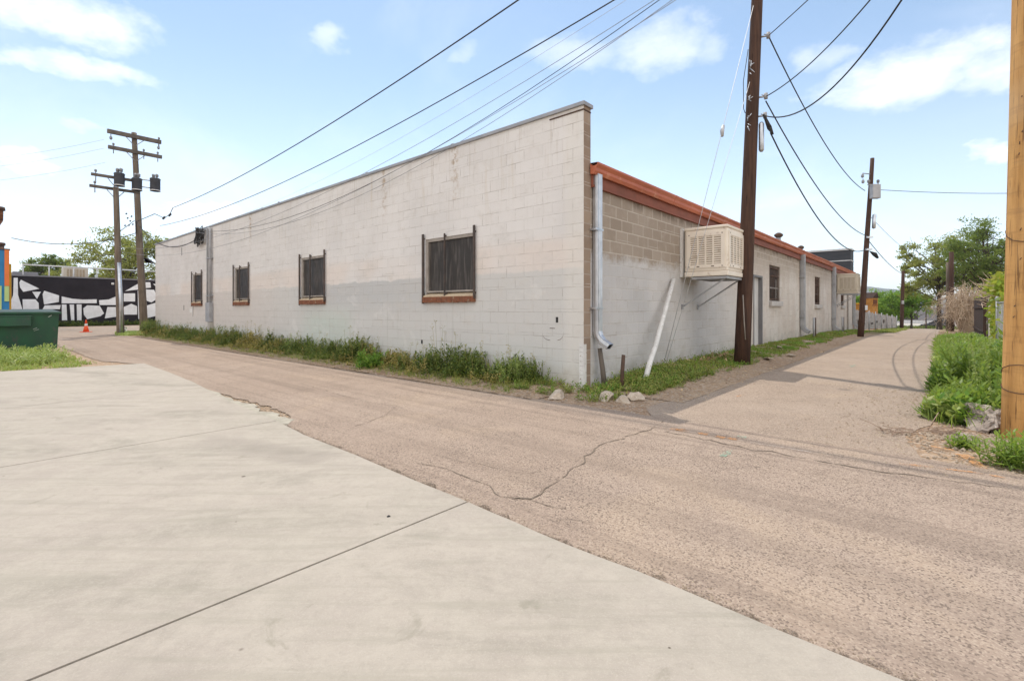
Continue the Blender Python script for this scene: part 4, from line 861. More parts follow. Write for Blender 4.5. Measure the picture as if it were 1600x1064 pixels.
for z, lab in ((10.55 - .45, 'upper'), (9.65, 'middle'), (8.9, 'lower')):
    wire('faint %s wire leaving the left edge of the picture from the paired poles' % lab, onT(z) - w3 * 1.3, onT(z) - w3 * 1.3 + Vector((-16, 2, -.6)), .5, .008, 'wire_light', 14)
for (z1, z0_, s, lab, r) in ((HZ['a'], 6.3, .05, 'topmost', .010), (HZ['b'], 6.2, .38, 'middle', .011), (HZ['c'], 6.25, .94, 'lowest', .013)):
    wire('%s black cable from the dark leaning pole up to the right over the alley' % lab, on1(z1) + d1 * .26, on0(z0_) + Vector((-.05, .22, 0)), s, r)
wire('black cable from high on the tall dark pole down to the grey transformer box', on1(HZ['a']) + d1 * .26, on2(6.55) + Vector((-.3, -.1, 0)), .55, .014); wire('black twin cable from the middle bracket of the tall dark pole to the leaning pole', on1(HZ['b']) + d1 * .26 + Vector((0, 0, -.1)), on2(4.5) + Vector((0, -.12, 0)), .62, .014); wire('lowest heavy black cable slung between the tall dark pole and the leaning pole', on1(5.05) + d1 * .38, on2(3.95) + Vector((-.05, -.12, 0)), .95, .016)
wire('single dark wire running level from the grey box to the right edge', on2(6.6) + Vector((.2, -.1, 0)), on2(6.6) + Vector((9.5, .5, .05)), .12, .012)
wire('thin cable from the leaning pole to the short stub pole', on2(4.3) + Vector((.1, 0, 0)), T3 + Vector((0, -.1, -.3)), .25, .016); wire('second thin cable from the leaning pole toward the big trees', on2(5.4) + Vector((.1, 0, 0)), T3 + Vector((9, 6, 1.4)), .9, .010, 'wire_grey')
# guy wires of the dark pole
g0 = ab(2.42, -.2, .1)
m = MB(); m.tube([g0, on1(8.2)], .006, 5); q = g0.lerp(on1(8.2), (4.95 - .1) / 8.1); m.tube([q - Vector((0, 0, .12)), q, q + Vector((.04, .03, .12))], [.03, .045, .03], 8); solid('guy_wire', m, M['wire_light'], 'thin guy wire with a dark strain insulator crossing in front of the near cooler', 'guy wire', g0, 'guy wires of the dark pole')
m = MB(); m.tube([g0 + Vector((.05, .04, 0)), on1(6.5)], .005, 5); solid('guy_wire', m, M['wire_light'], 'thin plain guy wire just right of the one with the insulator', 'guy wire', g0, 'guy wires of the dark pole')
# ------------------------------------------------------------------ far left: dumpster, cone, murals
dp = ab(-5.7, 15.1, 0); dr = empty('dumpster', dp, 'dark green steel dumpster with chalky scrawls behind the pale weeds', 'dumpster', rz=ANG)
m = MB(); bl, tl = 1.05, 1.08; z0, z1 = .14, 1.12
base = [(-bl, -.78), (bl, -.78), (bl, .72), (-bl, .72)]; topp = [(-tl, -.86), (tl, -.86), (tl, .8), (-tl, .8)]
m.poly([(x, y, z0) for x, y in base][::-1])
for k in range(4): m.poly([(*base[k], z0), (*base[(k + 1) % 4], z0), (*topp[(k + 1) % 4], z1), (*topp[k], z1)])
m.build('body', M['dumpster'], dr)
m = MB(); m.box(-tl - .05, tl + .05, -.92, .86, z1 - .005, z1 + .05); m.build('rim', M['dumpster'], dr, bevel=.01)
m = MB(); m.poly([(-tl - .02, -.9, z1 + .055), (tl + .02, -.9, z1 + .055), (tl + .02, .85, z1 + .12), (-tl - .02, .85, z1 + .12)]); m.poly([(-tl - .02, -.9, z1 + .052), (-tl - .02, .85, z1 + .052), (tl + .02, .85, z1 + .052), (tl + .02, -.9, z1 + .052)]); m.build('lid', M['dumpster_lid'], dr)
m = MB(); m.box(-.78, .52, -.99, -.855, .80, 1.05); m.box(-.80, .54, -1.0, -.86, 1.05, 1.07); m.build('fork_pocket', M['dumpster'], dr, bevel=.008)
for x in (-.85, .72):
    m = MB(); m.tube([(x - .04, -.62, .075), (x + .04, -.62, .075)], .075, 12); m.box(x - .06, x + .06, -.67, -.57, .08, .15); m.build('caster', M['black'], dr)
m = MB(); random.seed(3)
def fy(z): return -.782 - .08 * (z - z0) / (z1 - z0) - .008
def stroke(pts, r=.010):
    m.tube([(x, (-.994 if .80 < z < 1.05 and -.78 < x < .52 else fy(z)), z) for x, z in pts], r, 4)
sx = -.93
for pts in ([(0, .62), (.03, .66), (.07, .64), (.05, .57), (.0, .53), (.09, .53)], [(.13, .60), (.21, .54)], [(.21, .61), (.13, .53)], [(.0, .47), (.04, .40), (.06, .47), (.10, .38)], [(.02, .36), (.10, .47)], [(.12, .47), (.19, .42), (.11, .37), (.18, .33)], [(.08, .33), (.12, .36), (.15, .31), (.10, .27), (.07, .31), (.13, .33)], [(0, .4), (.02, .3)]): stroke([(sx + x, z) for x, z in pts])
for x in range(7): stroke([(-.68 + x * .055, .97 + .012 * nz(x * 2)), (-.66 + x * .055, 1.0), (-.645 + x * .055, .97)], .005)
for x in range(4): stroke([(-.45 + x * .05, .88 - x * .008), (-.43 + x * .05, .91 - x * .008), (-.41 + x * .05, .87 - x * .008)], .006)
stroke([(.56, .70), (.64, .74)], .006); stroke([(.58, .66), (.68, .70)], .005); stroke([(.86, 1.03), (.93, 1.08)], .010)
m.build('scrawl', M['chalk'], dr)
cp = G(134.5, 519); cr = empty('traffic_cone', cp, 'orange traffic cone with white band standing on the road before the mural', 'traffic cone')
m = MB(); m.box(-.19, .19, -.19, .19, 0, .035); m.build('base', M['cone'], cr, bevel=.01); m = MB(); m.tube([(0, 0, .035), (0, 0, .34)], [.135, .072], 18); m.tube([(0, 0, .46), (0, 0, .66), (0, 0, .67)], [.055, .028, .02], 18); m.build('body', M['cone'], cr); m = MB(); m.tube([(0, 0, .34), (0, 0, .46)], [.073, .056], 18); split(m, 'band', M['cone_white'], cr)
MBW = 43.5; ma0, ma1 = A_of(18.5, MBW), A_of(300, MBW)
def MP(X, Y): px, py = X / 8.869, 380 + Y / 8.869; a = A_of(px, MBW); return (a, -.012, Z_of(py, a, MBW))
mw = empty('mural_building', (C.x + U.x * MBW, C.y + U.y * MBW, 0), 'flat roofed building with a black wall of white puzzle shapes behind the poles', 'building', rz=ANG)
m = MB(); zt_ = Z_of(432.5, A_of(60, MBW), MBW); m.box(ma0, ma1, 0, 14, -.2, zt_); m.build('wall', M['mural_black'], mw)
m = MB(); m.box(ma0 - .05, ma1, -.05, 14, zt_ + .003, zt_ + .09); m.build('coping', M['far_grey'], mw)
shapes = [[(190, 480), (245, 480), (250, 720), (275, 800), (310, 915), (130, 915), (150, 800), (182, 720)], [(290, 508), (545, 632), (322, 675), (278, 615), (268, 545)], [(446, 674), (566, 674), (513, 775)], [(612, 660), (818, 725), (815, 815), (610, 850), (590, 710)], [(312, 778), (490, 778), (535, 830), (540, 915), (318, 915)], [(620, 862), (840, 858), (830, 915), (590, 915)],
          [(855, 738), (1000, 770), (1150, 782), (1340, 778), (1340, 832), (853, 834)], [(855, 850), (920, 850), (932, 1070), (858, 1070)], [(965, 850), (1025, 850), (1030, 1070), (985, 1070)], [(1062, 848), (1130, 848), (1130, 1070), (1068, 1070)]]
z7 = 2.535
def MQ(X, Y): px, py = X / z7, 180 + Y / z7; a = A_of(px, MBW); return (a, -.012, Z_of(py, a, MBW))
s2 = [[(330, 765), (345, 753), (395, 755), (412, 785), (398, 796), (345, 808), (332, 790)], [(392, 733), (430, 730), (470, 714), (470, 752), (394, 752)], [(425, 760), (470, 760), (470, 797), (415, 805)], [(495, 697), (552, 665), (552, 690)], [(490, 706), (535, 706), (535, 738), (490, 738)], [(490, 760), (520, 747), (543, 757), (543, 790), (490, 790)], [(545, 695), (553, 695), (555, 735), (556, 807), (548, 807)], [(575, 662), (595, 662), (598, 683), (577, 685)], [(576, 690), (610, 692), (625, 725), (600, 742), (580, 735)], [(578, 755), (625, 740), (640, 790), (585, 803)], [(606, 668), (640, 672), (640, 700)]]
m = MB()
def flat(pts):
    c = [sum(p[i] for p in pts) / len(pts) for i in range(3)]
    ar = sum(pts[i][0] * pts[(i + 1) % len(pts)][2] - pts[(i + 1) % len(pts)][0] * pts[i][2] for i in range(len(pts)))
    m.poly(pts if ar > 0 else pts[::-1])
for pl in shapes: flat([MP(*p) for p in pl])
for pl in s2: flat([MQ(*p) for p in pl])
m.build('mural_shape', M['mural_white'], mw)
m = MB(); q = MQ(445, 668); m.box(q[0] - .08, q[0] + .08, -.2, -.02, q[2] - .08, q[2] + .08); m.build('wall_lamp', M['white_paint'], mw, bevel=.03)
# roof gear of the mural building
ua = A_of(117, MBW + 5); uz = zt_ + .1; ur = empty('rooftop_unit', ab(ua, MBW + 5, uz), 'beige rooftop cooler on the mural building', 'air cooler', rz=ANG); m = MB(); m.box(-.75, .75, -.6, .6, 0, .95); m.build('housing', M['cooler_far'], ur, bevel=.03)
m = MB()
for k in range(6): m.box(-.55 + k * .19, -.42 + k * .19, -.62, -.601, .15, .8)
m.build('louver', M['pad'], ur)
m = MB(); rr0, rr1 = A_of(36, MBW + 3), A_of(250, MBW + 3); zr = zt_ + 1.0
m.tube([ab(rr0, MBW + 3, zr), ab(rr1, MBW + 3, zr - .05)], .05, 6)
for k in range(7): a = rr0 + (rr1 - rr0) * k / 6; m.tube([ab(a, MBW + 3, zt_), ab(a, MBW + 3, zr)], .04, 6)
solid('roof_railing', m, M['trim_white'], 'pale pipe railing along the roof of the mural building', 'railing', ab(rr0, MBW + 3, zt_))
m = MB(); q0, q1 = A_of(20, MBW + 4), A_of(60, MBW + 4); m.box(q0, q1, 0, 2.5, 0, .42); o = m.build('roof_hatch', M['far_grey'], bevel=.02); o.location = ab(0, MBW + 4, zt_ + .1); o.rotation_euler = (0, 0, ANG); tag(o, 'low grey hatch box on the roof behind the leftmost white shapes', 'hatch')
# colourful building at the left edge
cb = 29.7; ca = A_of(14.4, cb); cz = Z_of(391, ca, cb); cbr = empty('painted_building', ab(ca, cb), 'building end painted in blue, orange and yellow stripes at the left edge', 'building', rz=ANG)
m = MB(); m.box(-9, 0, 0, 9, -.2, cz); m.build('wall', M['blue'], cbr)
def xa(px): return A_of(px, cb) - ca
def zc(y): return Z_of(y, ca, cb)
m = MB(); m.box(xa(6.9), xa(14.4), -.06, -.003, zc(447), cz); m.build('orange_stripe', M['orange'], cbr)
m = MB(); m.box(xa(6.9), xa(14.0), -.05, -.003, zc(471), zc(447.3)); m.build('lime_stripe', M['lime'], cbr)
m = MB(); m.box(.003, xa(18.3), .25, 1.5, 0, zc(412)); m.build('yellow_panel', M['yellow'], cbr)
m = MB(); m.box(xa(-8), xa(2.4), -.03, -.003, 0, zc(447)); m.build('pale_panel', M['lime'], cbr)
m = MB(); m.box(-9.05, .03, -.05, 9, cz + .003, cz + .06); m.build('coping', M['rust'], cbr)
FY = 27.0; hx = at(-8, 360, FY); hr = empty('rusty_flue', Vector((hx.x, FY, 0)), 'rusty orange flue with a dark cap at the very left edge', 'flue')
def fl(name, y0, y1, r0, r1, mat): m = MB(); m.tube([(0, 0, EYE + (HY - y1) * FY / F), (0, 0, EYE + (HY - y0) * FY / F)], [r0 * 1.15, r1 * 1.15], 16); m.build(name, mat, hr)
fl('hood', 328, 344, .28, .29, M['rust_orange']); fl('hood_cone', 344, 360, .06, .28, M['rust_orange']); fl('cap', 323, 328, .36, .34, M['rust']); fl('stem', 360, 379, .06, .06, M['rust']); fl('collar', 379, 383, .36, .36, M['rust']); fl('stack', 383, 560, .30, .32, M['rust'])
# ------------------------------------------------------------------ alley right side: fences, house, shrub
FB = -5.5
def fz(a): return H(a)
bf = empty('board_fence', ab(20.7, FB, fz(20.7)), 'dark brown board fence beyond the vine, beside the bare tangled shrub', 'fence', rz=ANG)
m = MB(); random.seed(31); a = 0
while a < 7.8: m.box(a, a + .135, -.012 + rnd(-.008, .008), .012, -.4, 1.78 + rnd(-.05, .03)); a += .142
m.build('board_panel', M['brown_fence'], bf); m = MB(); m.box(0, 7.8, .014, .05, .3, .38); m.box(0, 7.8, .014, .05, 1.3, 1.38); split(m, 'rail', M['brown_fence'], bf)
m = MB(); m.box(-.10, -.003, -.06, .04, -.4, 1.82); m.build('post', M['brown_fence'], bf)
wf = empty('white_fence', ab(14.4, FB, 0), 'short run of cream white boards with grey post behind the yellow green vine', 'fence', rz=ANG)
m = MB()
for k in range(26): m.box(.02 + k * .15, .02 + k * .15 + .145, -.012, .012, -.1, 1.66)
m.build('board_panel', M['white_board'], wf); m = MB(); m.box(4.0, 4.12, -.08, .04, -.1, 1.95); m.build('post', M['grey_wood'], wf)
cf = empty('chain_link_fence', ab(1.0, -5.35, 0), 'chain link fence with a capped steel post behind the yellow pole', 'fence', rz=ANG)
for k in range(5):
    x = 11.4 * k / 4; m = MB(); m.tube([(x, 0, -.1), (x, 0, 1.50)], .032, 8); m.tube([(x, 0, 1.50), (x, 0, 1.53), (x, 0, 1.58), (x, 0, 1.60)], [.05, .05, .035, .01], 8); m.build('post', M['galv_dull'], cf)
m = MB(); m.tube([(0, 0, 1.42), (11.4, 0, 1.42)], .02, 6); split(m, 'rail', M['galv_dull'], cf)
m = MB()
for k in range(-12, 96):
    x0 = k * .12
    for s in (1, -1):
        p, q = [x0, .05], [x0 + s * 1.35, 1.40]
        def cut(p, q):
            d = (q[0] - p[0]); 
            for e, x in ((0, 0.0), (1, 11.4)):
                for pp, qq in ((p, q), (q, p)):
                    if (pp[0] < x if e == 0 else pp[0] > x):
                        t = (x - pp[0]) / (qq[0] - pp[0]) if qq[0] != pp[0] else 2
                        if not 0 <= t <= 1: return False
                        pp[1] += (qq[1] - pp[1]) * t; pp[0] = x
            return True
        if cut(p, q): m.tube([(p[0], .003 * s, p[1]), (q[0], .003 * s, q[1])], .0028, 3, caps=False, smooth=False)
m.build('wire_mesh', M['galv_dull'], cf)
# pale slat fence beyond the warehouse, slanting in from the wall towards the alley
f0, f1 = ab(31.6, .05), ab(47.6, -1.25); fd = f1 - f0; FL = fd.length; sf = empty('slat_fence', Vector((f0.x, f0.y, H(31.6))), 'pale weathered slat fence between the leaning pole and the stub pole', 'fence', rz=math.atan2(fd.y, fd.x))
def fzz(x): return H(31.6 + 16.0 * x / FL) - H(31.6)
def fht(x): return 1.46 - .38 * x / FL
m = MB(); x = 0; random.seed(8)
while x < FL:
    if random.random() > .12: m.box(x, x + .08, -.01 + rnd(-.01, .01), .01, fzz(x) + .10 + rnd(0, .05), fzz(x) + fht(x) + rnd(-.10, .03))
    x += .105
m.build('slat_panel', M['fence_pale'], sf)
for k in range(8):
    x = FL * k / 7; m = MB(); m.tube([(x, -.06, fzz(x) - .2), (x, -.06, fzz(x) + fht(x) + .1)], .03, 7); m.build('post', M['galv_dull'], sf)
m = MB()
for h in (.35, .85):
    for k in range(8): x0, x1 = FL * k / 8, FL * (k + 1) / 8; m.tube([(x0, .03, fzz(x0) + h * fht(x0)), (x1, .03, fzz(x1) + h * fht(x1))], .025, 5)
split(m, 'rail', M['grey_wood'], sf)
m = MB(); random.seed(12)
for k in range(9): x = rnd(1, 14); zz = fzz(x) + rnd(.3, .7); m.box(x, x + rnd(.3, .9), -.03, -.025, zz, zz + rnd(.12, .35))
split(m, 'sign_patch', M['bar'], sf)
oY = 40.0; oc = at(1357.5, 500, oY); ox = empty('orange_shed', Vector((oc.x, oY, H(to_ab(oc)[0]))), 'narrow orange wooden structure with a peaked top behind the pale slat fence', 'shed', rz=ANG - .35)
zt2 = EYE + (HY - 459) * oY / F; ze = EYE + (HY - 466) * oY / F; g = H(to_ab(oc)[0])
m = MB(); m.box(-.45, .45, -.45, .45, 0, ze - g); m.build('wall', M['orange_wood'], ox)
m = MB(); m.prism([(-.5, -.5, ze - g), (.5, -.5, ze - g), (.28, -.5, zt2 - g + .1)], (0, 1, 0)); m.build('roof', M['brown_fence'], ox)
m = MB(); m.box(-.3, .3, -.47, -.452, ze - g - .5, ze - g - .12); m.box(-.45, .45, -.48, -.452, ze - g - .62, ze - g - .55); m.build('panel', M['rust_orange'], ox)
ob = at(1337, 495, 37.5); gb = H(to_ab(ob)[0]); oo = empty('orange_cabinet', Vector((ob.x, ob.y, gb)), 'low bright orange box left of the leaning pole behind the fence', 'cabinet', rz=ANG)
m = MB(); m.box(-.5, .5, -.4, .4, 0, 1.62 - gb); m.build('body', M['orange_wood'], oo, bevel=.03); m = MB(); m.box(-.56, .56, -.46, .46, 1.625 - gb, 1.70 - gb); m.build('lid', M['yellow'], oo, bevel=.02)
# house behind the vine
hb = empty('house', ab(29, -7.6, fz(29)), 'small house with grey pink gable roof above the vine at right', 'house', rz=ANG)
m = MB(); m.box(0, 9, -7, 0, -.3, 3.05); m.build('wall', M['house_wall'], hb)
m = MB(); rp = [(-.35, .55, 2.95), (-.35, -3.5, 4.75), (-.35, -7.5, 2.95), (-.35, -7.5, 2.82), (-.35, -3.5, 4.6), (-.35, .55, 2.82)]; m.prism(rp, (9.7, 0, 0)); m.build('roof', M['house_roof'], hb)
m = MB(); m.poly([(-.004, 0, 3.05), (-.004, -7, 3.05), (-.004, -3.5, 4.55)]); m.build('gable', M['trim_white'], hb)
m = MB(); m.box(-.03, -.004, -3.2, -2.1, 1.2, 2.2); w_ = m.build('window', M['trim_white'], hb); m = MB(); m.box(-.034, -.031, -3.1, -2.2, 1.28, 2.12); m.build('pane', M['glass'], w_)
m = MB(); m.tube([(.6, -.6, 2.8), (.6, -.6, 5.1)], .12, 10); m.build('flue', M['bar'], hb)
for px, y0, Y, r, lab in ((1486.5, 394, 34.0, .16, 'thick dark bare post standing in the big trees above the dry shrub'), (1481.2, 410, 34.3, .13, 'shorter pinkish bare post beside the dark one in the big trees')):
    p = at(px, 520, Y); p.z = H(to_ab(p)[0]); m = MB(); taper(m, p - Vector((0, 0, .2)), Vector((p.x, Y, EYE + (HY - y0) * Y / F)), r, r * .8, 9, 4); solid('bare_post', m, M['dark_pole'] if px > 1483 else M['grey_pole'], lab, 'post', p)
# ------------------------------------------------------------------ cars
def car(loc, rz, label, mat, s=1.0):
    r = empty('parked_car', loc, label, 'car', rz=rz)
    xs = [-2.2, -2.12, -1.7, -.9, 0, .9, 1.5, 2.0, 2.2]; top = [.62, .92, .98, .98, .96, .92, .86, .74, .55]; bot = [.42, .26, .22, .2, .2, .2, .22, .26, .38]; hw = [.70, .84, .88, .9, .9, .9, .88, .82, .66]
    m = MB(); rings = []
    for x, t, b, w in zip(xs, top, bot, hw):
        i = len(m.v); rings.append(i); m.v += [(x, -w * .93, b), (x, -w, (t + b) / 2), (x, -w * .93, t - .03), (x, -w * .7, t), (x, w * .7, t), (x, w * .93, t - .03), (x, w, (t + b) / 2), (x, w * .93, b)]
    for r0_, r1_ in zip(rings, rings[1:]):
        for k in range(8): m.f.append((r0_ + k, r1_ + k, r1_ + (k + 1) % 8, r0_ + (k + 1) % 8)); m.sm.add(len(m.f) - 1)
    m.f.append(tuple(rings[0] + k for k in range(8))); m.f.append(tuple(rings[-1] + k for k in reversed(range(8)))); m.build('body', mat, r)
    m = MB(); lo = [(-1.95, .93), (1.05, .90)]; hi = [(-1.2, 1.42), (.25, 1.43)]
    A = [(lo[0][0], -.74, .94), (lo[1][0], -.74, .90), (lo[1][0], .74, .90), (lo[0][0], .74, .94)]; B = [(hi[0][0], -.56, 1.40), (hi[1][0], -.56, 1.41), (hi[1][0], .56, 1.41), (hi[0][0], .56, 1.40)]
    m.poly(B); 
    for k in range(4): m.poly([A[k], A[(k + 1) % 4], B[(k + 1) % 4], B[k]])
    m.build('cabin', M['glass'], r)
    m = MB(); m.box(-1.2, .25, -.57, .57, 1.402, 1.44)
    for y in (-1, 1):
        for (xa_, xb_) in ((-1.95, -1.2), (1.05, .25), (-.35, -.35)): m.tube([(xa_, y * .745, .93), (xb_, y * .565, 1.42)], .035, 5)
    m.build('roof', mat, r, bevel=.01)
    for x in (-1.35, 1.35):
        for y in (-1, 1):
            m = MB(); m.tube([(x, y * .66, .32), (x, y * .885, .32)], .32, 18); wh_ = m.build('wheel', M['black'], r); m = MB(); m.tube([(x, y * .88, .32), (x, y * .897, .32)], [.2, .18], 14); m.build('rim', M['galv'], wh_)
    for y in (-.62, .62): m = MB(); m.box(2.02, 2.15, y - .16, y + .16, .56, .68); m.build('headlight', M['lamp_glass'], r, bevel=.02)
    for y in (-.66, .66): m = MB(); m.box(-2.19, -2.10, y - .13, y + .13, .66, .82); m.build('taillight', M['rust_orange'], r)
    return r
cpos = at(1464, 512, 80); cpos.z = H(to_ab(cpos)[0]); car(cpos, ANG + math.pi / 2, 'black car parked at the far end of the alley', M['car_black'])
cpos = ab(35.5, -8.0); cpos.z = fz(35.5); car(cpos, ANG + math.pi / 2, 'silver car nosed in behind the bare tangled shrub', M['car_silver'])
# far buildings across the street
far = empty('grey_warehouse', ab(150, -24, -2.3), 'low grey building across the street at the end of the alley', 'building', rz=ANG)
m = MB(); m.box(0, 14, 0, 46, -.2, 3.9); m.build('wall', M['far_grey'], far); m = MB(); m.box(-.1, 14, -.1, 46, 3.903, 4.15); m.box(-.08, -.003, 0, 46, .0, .75); m.build('trim', M['trim_white'], far)
m = MB()
for k in range(6): m.box(-.05, -.003, 3 + k * 7, 6 + k * 7, .95, 2.4)
split(m, 'window', M['glass'], far)
va_ = 94.0
m = MB()
random.seed(44)
for _ in range(9000):
    a, b = rnd(va_ + 2, va_ + 7), rnd(-9, 14); p = ab(a, b, H(a)); d = (Vector((rnd(-.5, .5), rnd(-.5, .5), 1))).normalized(); m.blade(p, d, rdir().cross(d).normalized(), rnd(.2, .55), .09, rdir())
tag(m.build('far_grass', L['weed_dark']), 'dark grass strip crossing the far end of the alley', 'grass', kind='stuff')
p = at(1447, 511, 78); p.z = H(to_ab(p)[0]); m = MB(); taper(m, p, p + Vector((0, 0, 3.6)), .10, .08, 7, 3); solid('thin_post', m, M['bar'], 'thin dark post at the far end of the alley left of the black car', 'post', p)
# ------------------------------------------------------------------ weeds and grass
def plant(m, p, h, n, L_, w, spread=.35, lean=None):
    d0 = Vector((rnd(-spread, spread), rnd(-spread, spread), 1)).normalized() if lean is None else lean
    for k in range(n):
        t = (k + rnd(.2, 1)) / n; q = p + d0 * (h * t); an = k * 2.4 + rnd(-.5, .5); o = Vector((math.cos(an), math.sin(an), rnd(.1, .9) if t < .8 else rnd(.6, 1.6))).normalized()
        s = o.cross(Vector((0, 0, 1))); s = (s if s.length > .1 else Vector((1, 0, 0))).normalized(); s = (s + rdir() * .4).normalized(); l = L_ * (1.15 - .6 * t) * rnd(.7, 1.2); m.leaf(q, o, s, l, w * l / L_)
def stem(m, p, q, r): m.tube([p, q], [r, r * .5], 3, caps=False, smooth=False)
def grass_tuft(m, p, n, h, w=.008, sp=.05):
    for _ in range(n):
        q = p + Vector((rnd(-sp, sp), rnd(-sp, sp), 0)); d = Vector((rnd(-.55, .55), rnd(-.55, .55), 1)).normalized(); s = Vector((-d.y + rnd(-.3, .3), d.x + rnd(-.3, .3), 0)); s = s.normalized() if s.length > .01 else Vector((1, 0, 0)); m.blade(p=q, d=d, side=s, L=h * rnd(.5, 1.25), w=w, bend=Vector((d.x, d.y, -.3)))
random.seed(101)
mA, mB_, mC = MB(), MB(), MB()
def topl(b): return max(.10, .33 + .17 * nz(b * .55, 2) + .24 * nz(b * 1.5, 5) + .10 * nz(b * 4, 3))
for _ in range(3000):
    b = .75 + 24.5 * random.random() ** 1.25; a = -.06 - abs(random.gauss(0, .36))
    dens = nz(b * .8, 9) + .35
    if a < -.95 + .3 * nz(b * 1.6, 1) or (b < 1.2 and random.random() < .5) or nz(b * 1.8, a * 2.5, 6) < -.38: continue
    k = 1 - min(1, (-a) / 1.05) ** 1.4; h = max(.07, (topl(b) + .06) * k * rnd(.6, 1.2)); mm = mA if nz(b * .9, a, 3) > -.16 + (.25 if a < -.6 else 0) else mB_
    plant(mm, ab(a, b, bank(a, b)), h, int(8 + h * 40), .075 + h * .07, .030 + h * .028)
for _ in range(2100):
    b = .6 + 25 * random.random() ** 1.3; a = -rnd(.05, 1.05) + .12 * nz(b * 2, 1); grass_tuft(mC, ab(a, b, bank(a, b)), 7, .10 if a < -.7 else .17, .007, .08)
for _ in range(220):
    b = .8 + 23 * random.random() ** 1.3; a = -rnd(.05, .6); p = ab(a, b, bank(a, b)); h = topl(b) * rnd(1.0, 1.8); q = p + Vector((rnd(-.1, .1), rnd(-.1, .1), h)); stem(mB_, p, q, .004)
    for k in range(9): mB_.leaf(q + rdir() * .035, rdir(), rdir(), .03, .014)
for b_, h_ in ((14.6, .62), (16.8, .5), (20, .55), (24.3, .75), (24.8, .7), (25.1, .6)):
    for _ in range(60): a = -rnd(.05, .55); b = b_ + random.gauss(0, .35); plant(mA, ab(a, b, bank(a, b)), h_ * rnd(.6, 1.1), 22, .10, .04)
tag(mA.build('roadside_weeds', L['weed_dark']), 'dark olive weeds growing along the foot of the long wall', 'weeds', kind='stuff'); tag(mB_.build('dry_weeds', L['weed_dry']), 'brownish dry weeds mixed in along the foot of the long wall', 'weeds', kind='stuff'); tag(mC.build('roadside_grass', L['grass']), 'short grass along the road edge of the long wall', 'grass', kind='stuff')
def weed(px, py, h, wd, n, mat, label, L_=.10, w=.035, group='tall weeds at the long wall', a=-.35):
    b = B_of(px, a); p = ab(a, b, bank(a, b)); m = MB()
    for _ in range(n):
        q = p + Vector((random.gauss(0, wd * .35), random.gauss(0, wd * .35), 0)); hh = h * rnd(.5, 1.1) * max(.4, 1 - ((q - p).length / wd) ** 2 * .5); d = Vector((rnd(-.3, .3) + (q.x - p.x) * .8, rnd(-.3, .3) + (q.y - p.y) * .8, 1)).normalized(); stem(m, q, q + d * hh, .006); plant(m, q, hh, int(10 + hh * 30), L_, w, lean=d)
    tag(m.build('weed', mat, loc=tuple(p)), label, 'weed', group)
weed(552, 565, .62, .45, 34, L['weed_dark'], 'tallest rounded weed clump left of the largest window, against the wall'); weed(585, 572, .36, .40, 30, L['leaf_green'], 'low dark broad leafed weed at the road edge beside the tallest clump', .14, .07, a=-.62); weed(722, 590, .52, .34, 26, L['weed_dark'], 'dark seedy weed below the right side of the largest window'); weed(800, 605, .50, .42, 34, L['grass_pale'], 'yellowish feathery weed nearest the corner rocks', .09, .022); weed(832, 605, .45, .30, 20, L['weed_dark'], 'slender dark weed between the yellowish weed and the rocks', .08, .025); weed(452, 545, .60, .18, 9, L['grass_pale'], 'thin lone pale weed stalk taller than its neighbours, beneath the second window', .09, .035); weed(640, 588, .34, .5, 30, L['weed_dry'], 'brownish low weed patch under the largest window', .08, .03)
# grass bank by the alley wall
m = MB(); m2 = MB(); random.seed(55)
for _ in range(6500):
    a = .25 + 30 * random.random() ** 1.7; b = -rnd(.03, 1.42); edge = -1.0 - .35 * nz(a * .9, 3)
    if b < edge or nz(a * 1.3, b * 2.2, 4) < -.22: continue
    grass_tuft(m if nz(a, b * 2, 8) > -.1 else m2, ab(a, b, bank(a, b)), 8, .095 + .05 * nz(a * 2, b * 2), .007 + a * .0006, .09)
for _ in range(700):
    a = .8 + 8 * random.random() ** 1.5; b = -rnd(.05, 1.15); plant(m2 if random.random() < .35 else m, ab(a, b, bank(a, b)), rnd(.06, .16), 8, .06, .028, .8)
for _ in range(330):
    a = rnd(-.85, .75); b = rnd(-.85, .75)
    if (a > -.02 and b > -.02) or nz(a * 3, b * 3, 6) < -.12: continue
    plant(m if random.random() < .7 else m2, ab(a, b, bank(a, b)), rnd(.06, .17), 9, .07, .028, .8); grass_tuft(m, ab(a, b, bank(a, b)), 5, .09, .006, .08)
for _ in range(900):
    a = rnd(.1, 2.6); b = -rnd(.15, 1.05); plant(m, ab(a, b, bank(a, b)), rnd(.05, .14), 7, .055, .026, .8)
tag(m.build('bank_grass', L['grass']), 'short green grass on the bank along the alley wall', 'grass', kind='stuff'); tag(m2.build('bank_clover', L['leaf_green']), 'low broad leafed clover in the grass along the alley wall', 'weeds', kind='stuff')
m = MB(); random.seed(66)
for _ in range(1500):
    if random.random() < .5: a, b = rnd(.2, 14), -rnd(.1, 1.7)
    else: a, b = -rnd(.2, 1.25), rnd(.0, 14)
    p = ab(a, b, bank(a, b) + .014); d = Vector((rnd(-1, 1), rnd(-1, 1), rnd(0, .3))).normalized(); m.leaf(p, d, Vector((-d.y, d.x, rnd(-.3, .3))).normalized(), rnd(.03, .09), rnd(.01, .035))
for _ in range(240):
    a, b = A_of(1120, -.5) + random.gauss(.4, .5), -.25 - abs(random.gauss(0, .2)); p = ab(a, b, bank(a, b) + .03); d = Vector((rnd(-1, 1), rnd(-1, 1), rnd(0, .5))).normalized(); m.leaf(p, d, Vector((-d.y, d.x, rnd(-.5, .5))).normalized(), rnd(.06, .14), rnd(.04, .07))
tag(m.build('leaf_litter', L['litter']), 'dry leaf litter along the walls', 'litter', kind='stuff')
